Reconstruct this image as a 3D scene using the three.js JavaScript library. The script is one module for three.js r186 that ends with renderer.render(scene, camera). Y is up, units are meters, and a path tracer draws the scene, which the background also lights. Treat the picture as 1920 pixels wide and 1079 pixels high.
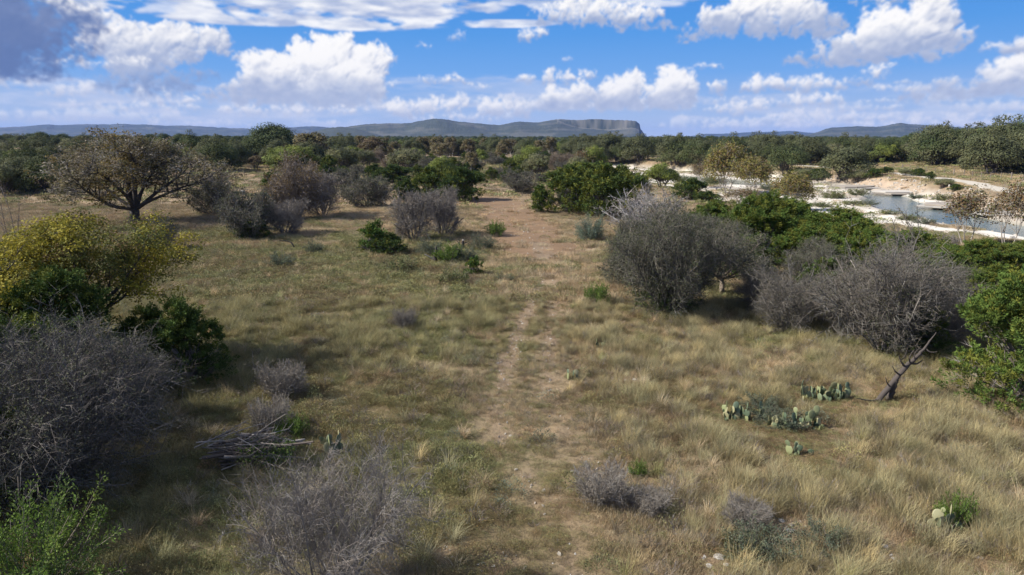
import * as THREE from 'three';
import { mergeGeometries } from 'three/addons/utils/BufferGeometryUtils.js';

// ------------------------------------------------------------------ camera, sun, exposure
const scene = new THREE.Scene();
const EYE = 9, FOCAL = 1280, PITCH = Math.atan((539.5 - 258) / FOCAL);          // metres; focal length in pixels of a 1920 px wide picture
const camera = new THREE.PerspectiveCamera(2 * Math.atan(539.5 / FOCAL) * 180 / Math.PI, 1920 / 1079, 0.5, 40000);
camera.position.set(0, EYE, 0);
camera.rotation.set(-PITCH, 0, 0);
const renderer = new THREE.WebGLRenderer({ antialias: true });
renderer.toneMapping = THREE.LinearToneMapping;
renderer.toneMappingExposure = 1.75;
renderer.shadowMap.enabled = true;

const SUN = new THREE.Vector3(-0.80, 0.62, 0.08).normalize();                     // towards the sun: square to the left
const sun = new THREE.DirectionalLight(new THREE.Color(1.0, 0.945, 0.855), 5.0);
sun.name = 'sun';
sun.position.copy(SUN).multiplyScalar(400).add(new THREE.Vector3(0, 0, -80));
sun.target.position.set(0, 0, -80);
sun.castShadow = true;
Object.assign(sun.shadow.camera, { left: -160, right: 160, top: 140, bottom: -140, near: 10, far: 900 });
sun.shadow.mapSize.set(4096, 4096);
scene.add(sun, sun.target);

// ------------------------------------------------------------------ small tools
const clamp = (x, a, b) => x < a ? a : x > b ? b : x, lerp = (a, b, t) => a + (b - a) * t;
const smooth = (a, b, x) => { const t = clamp((x - a) / (b - a), 0, 1); return t * t * (3 - 2 * t); };
function rnd(seed) { let s = (seed * 2654435761) | 0; return () => { s = (s + 0x6d2b79f5) | 0; let t = Math.imul(s ^ (s >>> 15), 1 | s); t = (t + Math.imul(t ^ (t >>> 7), 61 | t)) ^ t; return ((t ^ (t >>> 14)) >>> 0) / 4294967296; }; }
const hash = (x, y) => { let h = Math.imul(x, 374761393) + Math.imul(y, 668265263) | 0; h = Math.imul(h ^ (h >>> 13), 1274126177); return ((h ^ (h >>> 16)) >>> 0) / 4294967296; };
function noise(x, y) {
  const ix = Math.floor(x), iy = Math.floor(y), fx = x - ix, fy = y - iy, u = fx * fx * (3 - 2 * fx), v = fy * fy * (3 - 2 * fy);
  const a = hash(ix, iy), b = hash(ix + 1, iy), c = hash(ix, iy + 1), d = hash(ix + 1, iy + 1);
  return a + (b - a) * u + (c - a) * v + (a - b - c + d) * u * v;                 // 0..1
}
function fbm(x, y, n = 4) { let s = 0, a = 0.5, t = 0; for (let i = 0; i < n; i++) { s += a * noise(x, y); t += a; a *= 0.5; const q = x * 1.6 - y * 1.2 + 7.3; y = x * 1.2 + y * 1.6 + 3.1; x = q; } return s / t; }
const table = (rows) => (v) => { if (v <= rows[0][0]) return rows[0][1]; for (let i = 1; i < rows.length; i++) if (v <= rows[i][0]) return lerp(rows[i - 1][1], rows[i][1], smooth(0, 1, (v - rows[i - 1][0]) / (rows[i][0] - rows[i - 1][0])) * 0.5 + 0.5 * (v - rows[i - 1][0]) / (rows[i][0] - rows[i - 1][0])); return rows[rows.length - 1][1]; };
const taken = new Map();
const numbered = (n) => { const k = taken.get(n) ?? 0; taken.set(n, k + 1); return k ? n + '_' + String(k).padStart(3, '0') : n; };
function tag(o, label, category, group, kind) { o.name = numbered(o.name); o.userData = { label, category }; if (group) o.userData.group = group; if (kind) { o.userData.kind = kind; } scene.add(o); return o; }
function structure(name, geometry, material, label) { const m = new THREE.Mesh(geometry, material); m.name = numbered(name); m.userData = { label, kind: 'structure' }; scene.add(m); return m; }

// ------------------------------------------------------------------ sky: air and clouds, by direction
function makeSky() {
  const W = 4096, H = 2048, K = FOCAL * Math.PI / 180;                           // K: units of the cloud plan per degree
  const H0 = H / 2, rows = H / 2;                                                // only the upper half holds clouds
  const R = rnd(77);
  const dir = (px, py) => {                                                      // azimuth from straight ahead and elevation, in plan units
    const c = (px - 960) / FOCAL, s = (py - 539.5) / FOCAL, y = -Math.sin(PITCH) - s * Math.cos(PITCH), z = -Math.cos(PITCH) + s * Math.sin(PITCH);
    return [Math.atan2(c, -z) * 180 / Math.PI * K, Math.atan2(y, Math.hypot(c, z)) * 180 / Math.PI * K];
  };
  const rgb = new Float32Array(W * rows * 3);
  const AIR = [[0, 0.50, 0.58, 0.77], [2.2, 0.36, 0.51, 0.80], [5, 0.175, 0.40, 0.82], [8, 0.10, 0.335, 0.79], [12, 0.062, 0.27, 0.74], [25, 0.045, 0.165, 0.52], [50, 0.036, 0.12, 0.40], [90, 0.03, 0.10, 0.34]];
  for (let r = 0; r < rows; r++) {
    const el = (r + 0.5) / rows * 90;
    let k = 1; while (k < AIR.length - 1 && el > AIR[k][0]) k++;
    const t = clamp((el - AIR[k - 1][0]) / (AIR[k][0] - AIR[k - 1][0]), 0, 1);
    for (let c = 0; c < W; c++) for (let j = 0; j < 3; j++) rgb[(r * W + c) * 3 + j] = lerp(AIR[k - 1][j + 1], AIR[k][j + 1], t);
  }
  const DEG = 360 / W * K;                                                       // plan units per texel
  const colOf = (a) => (a / K / 360 + 0.25) * W - 0.5, rowOf = (e) => e / K / 90 * rows - 0.5;
  // One heap of puffs, lit from upper left. lobes: [x, y, rx, ry]; y grows upward here.
  function cloud(lobes, o) {
    const puffs = [], base = o.base;
    for (const [x, y, rx, ry] of lobes) {
      puffs.push([x, y, Math.min(rx, ry) * 0.8, 0]);
      const n = Math.round((o.n ?? 26) * Math.sqrt(rx * ry) / 40 + 8);
      for (let i = 0; i < n; i++) {
        const a = R() * 6.283, q = Math.sqrt(R()) * 0.95, s = (0.2 + 0.3 * R()) * Math.min(rx, ry);
        const px = x + Math.cos(a) * q * rx * 0.85, py = y + Math.sin(a) * q * ry * 0.8;
        if (py < base + s * 0.3) continue;
        puffs.push([px, py, s, (R() - 0.3) * s]);
        for (let j = 0; j < 5; j++) { const b = R() * 6.283, s2 = s * (0.28 + 0.3 * R()); puffs.push([px + Math.cos(b) * s * 0.8, py + Math.sin(b) * s * 0.8, s2, (R() - 0.1) * s * 0.8]); }
      }
    }
    let x0 = 1e9, x1 = -1e9, y0 = base - 8, y1 = -1e9;
    for (const p of puffs) { x0 = Math.min(x0, p[0] - p[2]); x1 = Math.max(x1, p[0] + p[2]); y1 = Math.max(y1, p[1] + p[2]); }
    const pad = 14; x0 -= pad; x1 += pad; y0 -= pad; y1 += pad;
    const c0 = Math.floor(colOf(x0)), c1 = Math.ceil(colOf(x1)), r0 = Math.max(0, Math.floor(rowOf(y0))), r1 = Math.min(rows - 1, Math.ceil(rowOf(y1)));
    const w = c1 - c0 + 1, h = r1 - r0 + 1; if (w < 3 || h < 3) return;
    const big = new Float32Array(w * h).fill(-1e3), hf = new Float32Array(w * h).fill(-1e3), cov = new Float32Array(w * h).fill(-1e3), warp = o.warp ?? 9, sx = R() * 90, X = new Float32Array(w * h), Y = new Float32Array(w * h);
    for (let j = 0; j < h; j++) for (let i = 0; i < w; i++) {
      const px = ((c0 + i + 0.5) / W - 0.25) * 360 * K, py = (r0 + j + 0.5) / rows * 90 * K;
      X[j * w + i] = px + (fbm(px / 26 + sx, py / 22, 4) - 0.5) * warp * 2.6 + (fbm(px / 7 + sx, py / 7, 3) - 0.5) * warp * 0.9; Y[j * w + i] = py + (fbm(px / 24 - sx, py / 24 + 50, 4) - 0.5) * warp * 2.4 + (fbm(px / 7 - sx, py / 7 + 9, 3) - 0.5) * warp * 0.8;
    }
    for (const [cx, cy, r, z] of puffs) {
      const m = warp * 2.2 + 4, i0 = Math.max(0, Math.floor(colOf(cx - r - m)) - c0), i1 = Math.min(w - 1, Math.ceil(colOf(cx + r + m)) - c0), j0 = Math.max(0, Math.floor(rowOf(cy - r - m)) - r0), j1 = Math.min(h - 1, Math.ceil(rowOf(cy + r + m)) - r0);
      for (let j = j0; j <= j1; j++) for (let i = i0; i <= i1; i++) {
        const k = j * w + i, dx = X[k] - cx, dy = Y[k] - cy, d2 = dx * dx + dy * dy, d = Math.sqrt(d2);
        if (r - d > cov[k]) cov[k] = r - d;
        if (d < r) { const v = z + Math.sqrt(r * r - d2); if (v > hf[k]) hf[k] = v; }
      }
    }
    for (const [cx, cy, rx, ry] of lobes) for (let j = 0; j < h; j++) for (let i = 0; i < w; i++) {
      const k = j * w + i, dx = (X[k] - cx) / (rx * 1.15), dy = (Y[k] - cy) / (ry * 1.15), d2 = dx * dx + dy * dy;
      if (d2 < 1) { const v = Math.sqrt(1 - d2) * Math.min(rx, ry); if (v > big[k]) big[k] = v; }
    }
    const shade = o.shade ?? [0.30, 0.39, 0.62], lit = o.lit ?? [1.0, 0.985, 0.985], soft = o.soft ?? 5, top = y1 - pad;
    for (let j = 1; j < h - 1; j++) for (let i = 1; i < w - 1; i++) {
      const k = j * w + i, px = ((c0 + i + 0.5) / W - 0.25) * 360 * K, py = (r0 + j + 0.5) / rows * 90 * K;
      let a = smooth(-soft * 0.5, soft * 1.4, cov[k] + (fbm(px / 5 + sx, py / 5, 3) - 0.55) * soft * 1.3);
      a *= smooth(base - 5, base + 5, py + (fbm(px / 16, py / 12 + sx, 3) - 0.5) * 16) * (o.alpha ?? 1);
      if (a < 0.004) continue;
      const g = (p, q) => { const v = hf[p]; return v < -900 ? hf[k] < -900 ? 0 : hf[k] - 6 : v; };
      const gx = (g(k + 1) - g(k - 1)) / (2 * DEG), gy = (g(k + w) - g(k - w)) / (2 * DEG), l = 1 / Math.sqrt(gx * gx + gy * gy + 1.4);
      const f = (p) => big[p] < -900 ? Math.max(0, big[k] - 4) : big[p], e = 3, bx = (f(k + Math.min(e, w - 1 - i)) - f(k - Math.min(e, i))) / (2 * e * DEG), by = (f(k + w * Math.min(e, h - 1 - j)) - f(k - w * Math.min(e, j))) / (2 * e * DEG), bl = 1 / Math.sqrt(bx * bx + by * by + 0.8);
      const broad = clamp((0.42 * bx - 0.80 * by + 0.28) * bl * 0.9 + 0.2, 0, 1);
      const lam0 = clamp((0.30 * gx - 0.62 * gy + 0.62) * l * 0.95 + (o.bright ?? 0) * 0.6, 0, 1), lam = lam0 * 0.55 + broad * 0.55;
      const up = clamp((py - base) / Math.max(12, top - base), 0, 1), thick = smooth(0, o.thick ?? 34, cov[k]);
      let b = lam * lerp(0.0, 1.08, smooth(0.06, 0.62, up + (fbm(px / 30 + sx, py / 20, 3) - 0.5) * 0.35)); b = lerp(b, b * 0.7, thick * (1 - up));
      b += (1 - thick) * 0.16 + (fbm(px / 11 + 3, py / 8 + sx, 4) - 0.5) * 0.22 + (fbm(px / 46 + sx, py / 24 + 8, 3) - 0.52) * 0.75 * thick; b = clamp(b * (o.gain ?? 1), 0, 1);
      const hz = clamp(1 - py / K / 7.5, 0, 1) * 0.36 + (o.haze ?? 0) * 0.8, q = (((r0 + j) * W) + ((c0 + i) % W + W) % W) * 3;
      for (let c = 0; c < 3; c++) { let v = lerp(shade[c], lit[c], b * b * (3 - 2 * b) * 0.6 + b * 0.4); v = lerp(v, [0.70, 0.72, 0.84][c], clamp(hz, 0, 0.9)); rgb[q + c] = lerp(rgb[q + c], v, a); }
    }
  }
  // thin sheet cloud: streaky noise inside an ellipse
  function veil(x, y, rx, ry, o) {
    const c0 = Math.floor(colOf(x - rx)), c1 = Math.ceil(colOf(x + rx)), r0 = Math.max(0, Math.floor(rowOf(y - ry))), r1 = Math.min(rows - 1, Math.ceil(rowOf(y + ry))), s = R() * 70;
    for (let r = r0; r <= r1; r++) for (let c = c0; c <= c1; c++) {
      const px = ((c + 0.5) / W - 0.25) * 360 * K, py = (r + 0.5) / rows * 90 * K, dx = (px - x) / rx, dy = (py - y) / ry, e = 1 - dx * dx - dy * dy;
      if (e <= 0) continue;
      const n = fbm(px / (o.sx ?? 90) + s, py / (o.sy ?? 16), 6), a = smooth(o.lo ?? 0.42, o.hi ?? 0.68, n + 0.16 * (smooth(0, 0.6, e) - 0.6)) * smooth(0, 0.35, e) * (o.a ?? 0.8), b = fbm(px / 40 + s, py / 9 + 5, 4), q = (r * W + (c % W + W) % W) * 3;
      for (let j = 0; j < 3; j++) rgb[q + j] = lerp(rgb[q + j], lerp((o.shade ?? [0.50, 0.58, 0.78])[j], (o.lit ?? [0.92, 0.92, 0.96])[j], clamp((b - 0.3) * 2.2, 0, 1)), a);
    }
  }
  const L = (list) => list.map(([px, py, rx, ry]) => { const [a, e] = dir(px, py); return [a, e, rx * 0.84, (ry ?? rx) * 0.84]; });
  const B = (px, py) => dir(px, py)[1];
  // low, hazy rows first: they stand farthest
  for (let i = 0; i < 150; i++) {
    const a = (R() - 0.5) * 2.0 * 180 * K, e = (0.45 + 2.9 * R()) * K, s = 9 + 15 * R(), n = 2 + Math.floor(R() * 5), l = [];
    for (let k = 0; k < n; k++) l.push([a + (k - n / 2) * s * 2.0, e + R() * s * 0.4, s * 1.6, s * (0.45 + 0.4 * R())]);
    cloud(l, { base: e - s * 0.3, warp: 5, soft: 4, alpha: 0.55 + 0.35 * R(), haze: 0.22, thick: 14, bright: 0.15, n: 12 });
  }
  for (let i = 0; i < 30; i++) veil((R() - 0.5) * 2 * 180 * K, (1.2 + 3 * R()) * K, 240 + 260 * R(), 16 + 22 * R(), { a: 0.34, sx: 70, sy: 11, lit: [0.78, 0.78, 0.88], shade: [0.52, 0.60, 0.80] });
  for (const [px, py] of [[100, 205], [330, 215], [560, 222], [250, 180], [30, 170]]) { const [a, e] = dir(px, py); veil(a, e, 260, 30, { a: 0.34, sx: 60, sy: 10, lo: 0.42, lit: [0.76, 0.76, 0.87], shade: [0.50, 0.58, 0.79] }); }
  const cum = (list, baseY, o = {}) => cloud(L(list), { base: B(list[0][0], baseY), ...o });
  cum([[460, 205, 60, 14], [560, 205, 70, 15], [660, 205, 60, 13]], 222, { warp: 6, haze: 0.25, bright: 0.15 });
  cum([[750, 205, 34, 26], [800, 200, 40, 22], [850, 195, 46, 22], [930, 205, 44, 24], [970, 205, 34, 20]], 222, { warp: 7, bright: 0.12, haze: 0.12 });
  cum([[1040, 190, 40, 30], [1090, 185, 44, 32], [1170, 178, 48, 42], [1172, 160, 24, 22], [1250, 172, 56, 46], [1262, 146, 34, 28], [1290, 165, 30, 30], [1130, 192, 60, 28]], 209, { warp: 9, bright: 0.16, gain: 1.08 });
  cum([[1390, 205, 34, 16], [1420, 198, 34, 18], [1350, 208, 40, 12]], 222, { warp: 6, haze: 0.2 });
  cum([[1350, 166, 26, 16], [1420, 160, 40, 22], [1460, 156, 48, 22], [1515, 162, 46, 20], [1570, 158, 26, 12]], 180, { warp: 8, bright: 0.05, thick: 18 });
  cum([[1500, 188, 38, 14], [1555, 186, 42, 16]], 202, { warp: 7, haze: 0.12 });
  cum([[1720, 178, 34, 18], [1775, 170, 36, 22], [1840, 165, 60, 24], [1900, 150, 60, 34], [1960, 120, 60, 40], [1985, 150, 70, 40]], 190, { warp: 9, bright: 0.08 });
  cum([[1890, 96, 36, 18], [1935, 86, 40, 24]], 104, { warp: 8, gain: 0.9 });
  cum([[1620, 152, 28, 12], [1648, 132, 26, 14], [1660, 122, 20, 12]], 166, { warp: 9, gain: 0.95 });
  cum([[1700, 152, 16, 9]], 160, { warp: 7, gain: 0.8, alpha: 0.8 });
  cum([[800, 152, 26, 9], [840, 147, 38, 14], [870, 152, 26, 9]], 161, { warp: 6 });
  cum([[715, 163, 20, 6], [738, 160, 24, 8]], 168, { warp: 6 });
  cum([[980, 148, 26, 14], [1030, 142, 30, 16], [1070, 146, 30, 14], [1100, 142, 24, 12]], 164, { warp: 7, bright: 0.08, thick: 16 });
  cum([[900, 163, 34, 9]], 172, { warp: 6, haze: 0.1 });
  cum([[1315, 126, 18, 7], [1340, 124, 20, 8]], 133, { warp: 5 });
  cum([[850, 72, 18, 9], [862, 65, 16, 8]], 78, { warp: 7, alpha: 0.7 });
  cum([[795, 88, 26, 6]], 94, { warp: 6, alpha: 0.85 });
  cum([[988, 66, 30, 14], [1010, 62, 26, 12]], 80, { warp: 7, gain: 0.95 });
  cum([[1064, 112, 8, 6]], 118, { warp: 5, alpha: 0.8 });
  // the tall heap left of the middle
  cum([[400, 180, 40, 14], [440, 178, 44, 18], [480, 165, 56, 40], [485, 125, 38, 34], [530, 155, 50, 48], [565, 130, 48, 44], [620, 150, 70, 60], [612, 105, 46, 40], [640, 98, 44, 36], [690, 118, 52, 36], [720, 112, 36, 26], [660, 160, 74, 50]], 197, { warp: 11, bright: 0.18, gain: 1.1, n: 34, thick: 46 });
  cum([[610, 182, 60, 22], [660, 176, 60, 30]], 200, { warp: 10, gain: 0.5, shade: [0.33, 0.43, 0.66], alpha: 0.75, soft: 12, haze: -0.1 });
  // broad broken heap farther left, grey below
  cum([[205, 70, 44, 40], [185, 82, 34, 34], [240, 96, 62, 44], [300, 92, 56, 40], [340, 76, 54, 34], [392, 76, 40, 30], [410, 92, 26, 20], [228, 52, 40, 24]], 150, { warp: 14, gain: 0.8, bright: 0.0, n: 30, thick: 40 });
  cum([[100, 118, 50, 9], [160, 120, 60, 12], [250, 116, 50, 14], [200, 124, 60, 12]], 134, { warp: 8, bright: 0.15 });
  cum([[225, 158, 40, 24], [270, 156, 60, 32], [325, 156, 46, 28], [375, 142, 30, 18]], 187, { warp: 10, gain: 0.40, shade: [0.20, 0.30, 0.55], lit: [0.62, 0.68, 0.84], soft: 10, thick: 60, haze: -0.15 });
  // sheets along the top of the picture
  for (const [px, py, rx, ry, a] of [[430, 24, 230, 20, 0.95], [640, 30, 230, 26, 0.95], [780, 10, 170, 24, 0.9], [930, 44, 120, 8, 0.85], [250, 6, 160, 18, 0.6], [560, -20, 420, 40, 0.9], [1150, -20, 420, 34, 0.7]]) { const [x, y] = dir(px, py); veil(x, y, rx, ry, { a, sx: 70, sy: 20, lo: 0.42, hi: 0.58, lit: [0.97, 0.97, 0.99], shade: [0.42, 0.50, 0.72] }); }
  cum([[1040, 30, 60, 20], [1110, 24, 80, 30], [1180, 32, 80, 28], [1240, 50, 50, 14], [1120, 6, 90, 20], [1060, 12, 60, 18]], 62, { warp: 13, gain: 0.95, bright: 0.05, thick: 30 });
  cum([[1300, 66, 40, 14], [1350, 40, 56, 36], [1410, 20, 70, 40], [1480, 30, 80, 40], [1530, 50, 50, 28], [1450, -10, 100, 30]], 80, { warp: 12, gain: 1.0, bright: 0.06, n: 34 });
  cum([[1500, 118, 40, 16], [1580, 100, 70, 26], [1640, 80, 80, 40], [1700, 60, 70, 50], [1745, 20, 40, 40], [1720, 84, 80, 34], [1780, 78, 50, 28], [1600, 112, 90, 18], [1660, 40, 40, 30]], 128, { warp: 13, gain: 1.0, bright: 0.06, n: 34, thick: 44 });
  cum([[1650, -4, 60, 14], [1720, -12, 60, 20]], 14, { warp: 9 });
  // the near dark cloud in the upper left corner
  cum([[150, 20, 26, 20], [130, 14, 34, 22]], 44, { warp: 10, bright: 0.15 });
  cum([[30, 60, 110, 70], [90, 40, 80, 50], [-40, 60, 120, 80], [20, 0, 140, 60], [110, 80, 60, 44], [10, 110, 70, 50], [-120, 40, 120, 90]], 150, { warp: 16, gain: 0.26, shade: [0.13, 0.20, 0.42], lit: [0.55, 0.61, 0.78], soft: 16, thick: 40, haze: -0.2 });
  // the rest of the sky goes on in the same way
  for (let i = 0; i < 190; i++) {
    const az = (R() - 0.5) * 360, el = 4 + 62 * Math.pow(R(), 1.5); if (Math.abs(az) < 46 && el < 15) continue;
    const st = 1 / Math.max(0.3, Math.cos(el * Math.PI / 180)), s = (16 + 34 * R()) * (1 + el / 30), n = 3 + Math.floor(R() * 5), l = [];
    for (let k = 0; k < n; k++) l.push([az * K + (k - n / 2) * s * 0.9 * st, el * K + (R() - 0.2) * s, s * (0.6 + 0.6 * R()) * st, s * (0.5 + 0.5 * R())]);
    cloud(l, { base: el * K - s * 0.5, warp: 11, bright: 0.05, n: 20 });
  }
  const data = new Float32Array(W * H * 4);
  let m = [0, 0, 0]; for (let c = 0; c < W; c++) for (let j = 0; j < 3; j++) m[j] += rgb[c * 3 + j] / W;
  for (let r = 0; r < H; r++) for (let c = 0; c < W; c++) { const o = (r * W + c) * 4; for (let j = 0; j < 3; j++) data[o + j] = r < H0 ? m[j] : rgb[((r - H0) * W + c) * 3 + j]; data[o + 3] = 1; }
  const t = new THREE.DataTexture(data, W, H, THREE.RGBAFormat, THREE.FloatType);
  t.mapping = THREE.EquirectangularReflectionMapping; t.magFilter = t.minFilter = THREE.LinearFilter; t.colorSpace = THREE.LinearSRGBColorSpace; t.needsUpdate = true;
  return t;
}
scene.background = makeSky();
scene.environment = scene.background;
scene.backgroundIntensity = scene.environmentIntensity = 1 / 1.72;

// ------------------------------------------------------------------ the lie of the land (x right, d ahead of the camera, metres)
const riverLeft = table([[40, 69], [60, 53], [76, 47.5], [95, 42], [111, 39.5], [130, 37.5], [166, 36], [220, 31], [262, 20], [330, -8]]);
const riverRight = table([[40, 70], [85, 72], [104, 75], [134, 82], [161, 86], [185, 84], [205, 77], [230, 65], [262, 50], [330, 22]]);
const waterLeft = table([[40, 66], [86, 61.5], [97, 60], [115, 62], [128, 66.5], [142, 73], [152, 80], [160, 82]]);
const waterRight = table([[40, 70], [90, 70.5], [104, 72], [112, 75.5], [120, 74], [128, 77], [142, 81.5], [152, 83], [160, 82]]);
const inPool = (x, d) => 1 - Math.hypot((x - 54 + (d - 200) * 0.3) / 11, (d - 200) / 26);
function lay(x, d) {                                                             // height and, on the way, what the ground is made of
  const on = 1 - smooth(262, 320, d), wob = (fbm(x * 0.09 + 4, d * 0.09, 3) - 0.5) * 7;
  const uL = x - riverLeft(d) + wob * 0.9, uR = riverRight(d) + 5.5 - x + wob * 0.35;
  const s1 = smooth(-12, -0.5, uL) * on, s2 = smooth(0.4, 5.5 + wob * 0.2, uR) * on;
  let y = -2.5 * Math.min(1, s1) * s2;
  const inBed = s1 > 0.93 && s2 > 0.93;
  let water = Math.min(x - waterLeft(d) + wob * 0.25, waterRight(d) + wob * 0.2 - x); if (d > 160) water = -9;
  water = Math.max(water, Math.min(inPool(x, d) * 7, 6));
  y -= 0.75 * smooth(-1.4, 1.2, water) * s1 * s2;
  const gravel = smooth(0.93, 0.99, Math.min(s1, s2));
  if (inBed) y += (fbm(x * 0.35, d * 0.12, 3) - 0.5) * 0.4 * (1 - smooth(-1.2, 0.3, water));
  if (uR > 0 && uR < 40 && s1 > 0.5 && x > waterRight(d) - 1) {                   // bedrock in thin steps at the foot of the far bank
    const step = 0.22, q = y / step + fbm(x * 0.5, d * 0.35, 3) * 1.6, f = q - Math.floor(q); y = lerp(y, (Math.floor(q) + smooth(0.75, 1, f) - fbm(x * 0.5, d * 0.35, 3) * 1.6) * step, 0.8);
    y += (noise(x * 1.7, d * 1.7) - 0.5) * 0.35 * smooth(0.3, 1.4, uR) * (1 - smooth(4, 7, uR));
  }
  const dry = 1 - Math.min(1, s1) * s2;
  y += dry * ((fbm(x * 0.05, d * 0.05, 3) - 0.5) * 0.8 * smooth(20, 70, d) + (fbm(x * 0.9, d * 0.9, 3) - 0.5) * 0.16);
  y += 3.6 * smooth(48, 165, -x) * smooth(85, 190, d) * (1 - 0.7 * smooth(260, 600, d)) + 1.5 * smooth(190, 520, d) + 1.2 * smooth(100, 150, x) * (1 - smooth(300, 600, d)) + 3 * smooth(500, 2500, d);
  return { y, uL, uR, s1, s2, water, gravel, wob, dry };
}
const heightAt = (x, d) => lay(x, d).y;
function onGround(px, py) {                                                      // where the line of sight through a pixel of the photograph meets the ground
  const c = (px - 960) / FOCAL, s = (py - 539.5) / FOCAL, dy = -Math.sin(PITCH) - s * Math.cos(PITCH), dz = Math.cos(PITCH) - s * Math.sin(PITCH);
  let t = 6, last = 6;
  for (let i = 0; i < 4000; i++) { if (EYE + dy * t < heightAt(c * t, dz * t)) break; last = t; t *= 1.012; if (t > 2500) break; }
  for (let i = 0; i < 18; i++) { const m = (last + t) / 2; if (EYE + dy * m < heightAt(c * m, dz * m)) t = m; else last = m; }
  const x = c * t, d = dz * t;
  return { x, d, y: heightAt(x, d), scale: t / FOCAL };                          // scale: metres per pixel there
}
const spot = (px, py) => { const g = onGround(px, py); return [g.x, g.d]; };
const nearLine = (pts) => (x, d) => { let best = 1e9; for (let i = 1; i < pts.length; i++) { const [ax, ad] = pts[i - 1], [bx, bd] = pts[i], ux = bx - ax, ud = bd - ad, t = clamp(((x - ax) * ux + (d - ad) * ud) / (ux * ux + ud * ud), 0, 1); best = Math.min(best, Math.hypot(x - ax - ux * t, d - ad - ud * t)); } return best; };
const rutA = nearLine([[1085, 1160], [1075, 1079], [1055, 985], [995, 905], [935, 800], [947, 700], [968, 630], [1002, 560], [1030, 500], [1000, 455]].map(([a, b]) => spot(a, b)));
const rutB = nearLine([[1110, 890], [1045, 800], [1026, 735], [1025, 690], [1036, 600], [1040, 490], [1020, 455]].map(([a, b]) => spot(a, b)));
const dirtLine = nearLine([[1010, 472], [985, 440], [960, 410], [935, 385], [915, 372]].map(([a, b]) => spot(a, b)));
const roadLine = nearLine([[62, 66], [72, 90], [80.5, 102], [91, 136], [96, 158], [97.5, 184], [96, 215], [90, 250]]);
const BARE = [[925, 1062, 1.2], [1115, 893, 0.9], [1330, 1052, 0.5], [935, 602, 1.0], [1185, 712, 0.7], [600, 590, 1.6], [1480, 985, 0.6], [1660, 1045, 0.4], [840, 1035, 0.7]].map(([a, b, r]) => [...spot(a, b), r]);
// what grows where: 0..1 each
function cover(x, d) {
  const n1 = 0.5 * fbm(x * 0.11 + 9, d * 0.11, 4) + 0.5 * fbm(x * 0.3 + 19, d * 0.3, 3), n2 = fbm(x * 0.45 + 30, d * 0.45, 3), n3 = fbm(x * 0.05 + 70, d * 0.05 + 20, 3);
  const ra = rutA(x, d), rb = rutB(x, d), wide = 0.56;
  let bare = Math.max(smooth(wide, wide * 0.35, ra + (n2 - 0.5) * 0.5), 0.75 * smooth(wide, wide * 0.3, rb + (n2 - 0.5) * 0.5)) * smooth(0.2, 0.42, fbm(x * 0.5 + 3, d * 0.3, 3));
  for (const [bx, bd, r] of BARE) bare = Math.max(bare, smooth(1.0, 0.35, Math.hypot(x - bx, d - bd) / r + (n2 - 0.5) * 1.1) * 0.85);
  const dirt = smooth(5.2, 2.4, dirtLine(x, d) + (n2 - 0.5) * 3.4 + (n1 - 0.5) * 2);
  const green = clamp(smooth(0.45, 0.61, n1 + 0.27 * smooth(4, -8, x) * smooth(70, 45, d) - 0.10 * smooth(50, 80, d) - 0.16 * smooth(10, 0, Math.abs(x - 2)) * smooth(40, 60, d) + (n2 - 0.5) * 0.25), 0, 1);
  const brown = smooth(0.46, 0.60, fbm(x * 0.26 + 140, d * 0.26, 4) + (n2 - 0.5) * 0.2);
  const tall = clamp(smooth(0.40, 0.56, n3 + 0.16 * smooth(2, 7, x) * smooth(36, 28, d)), 0, 1);
  return { bare, dirt, green, brown, tall, n1, n2, n3, rut: Math.min(ra, rb) };
}
const C = { straw: [0.30, 0.235, 0.15], pale: [0.40, 0.305, 0.195], green: [0.16, 0.155, 0.068], brown: [0.175, 0.12, 0.07], soil: [0.27, 0.205, 0.14], dust: [0.285, 0.215, 0.15], dirt: [0.26, 0.165, 0.095], gravel: [0.72, 0.695, 0.655], rock: [0.45, 0.41, 0.365], bank: [0.42, 0.335, 0.26], mud: [0.26, 0.26, 0.225] };
const mixc = (a, b, t) => [lerp(a[0], b[0], t), lerp(a[1], b[1], t), lerp(a[2], b[2], t)];
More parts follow.
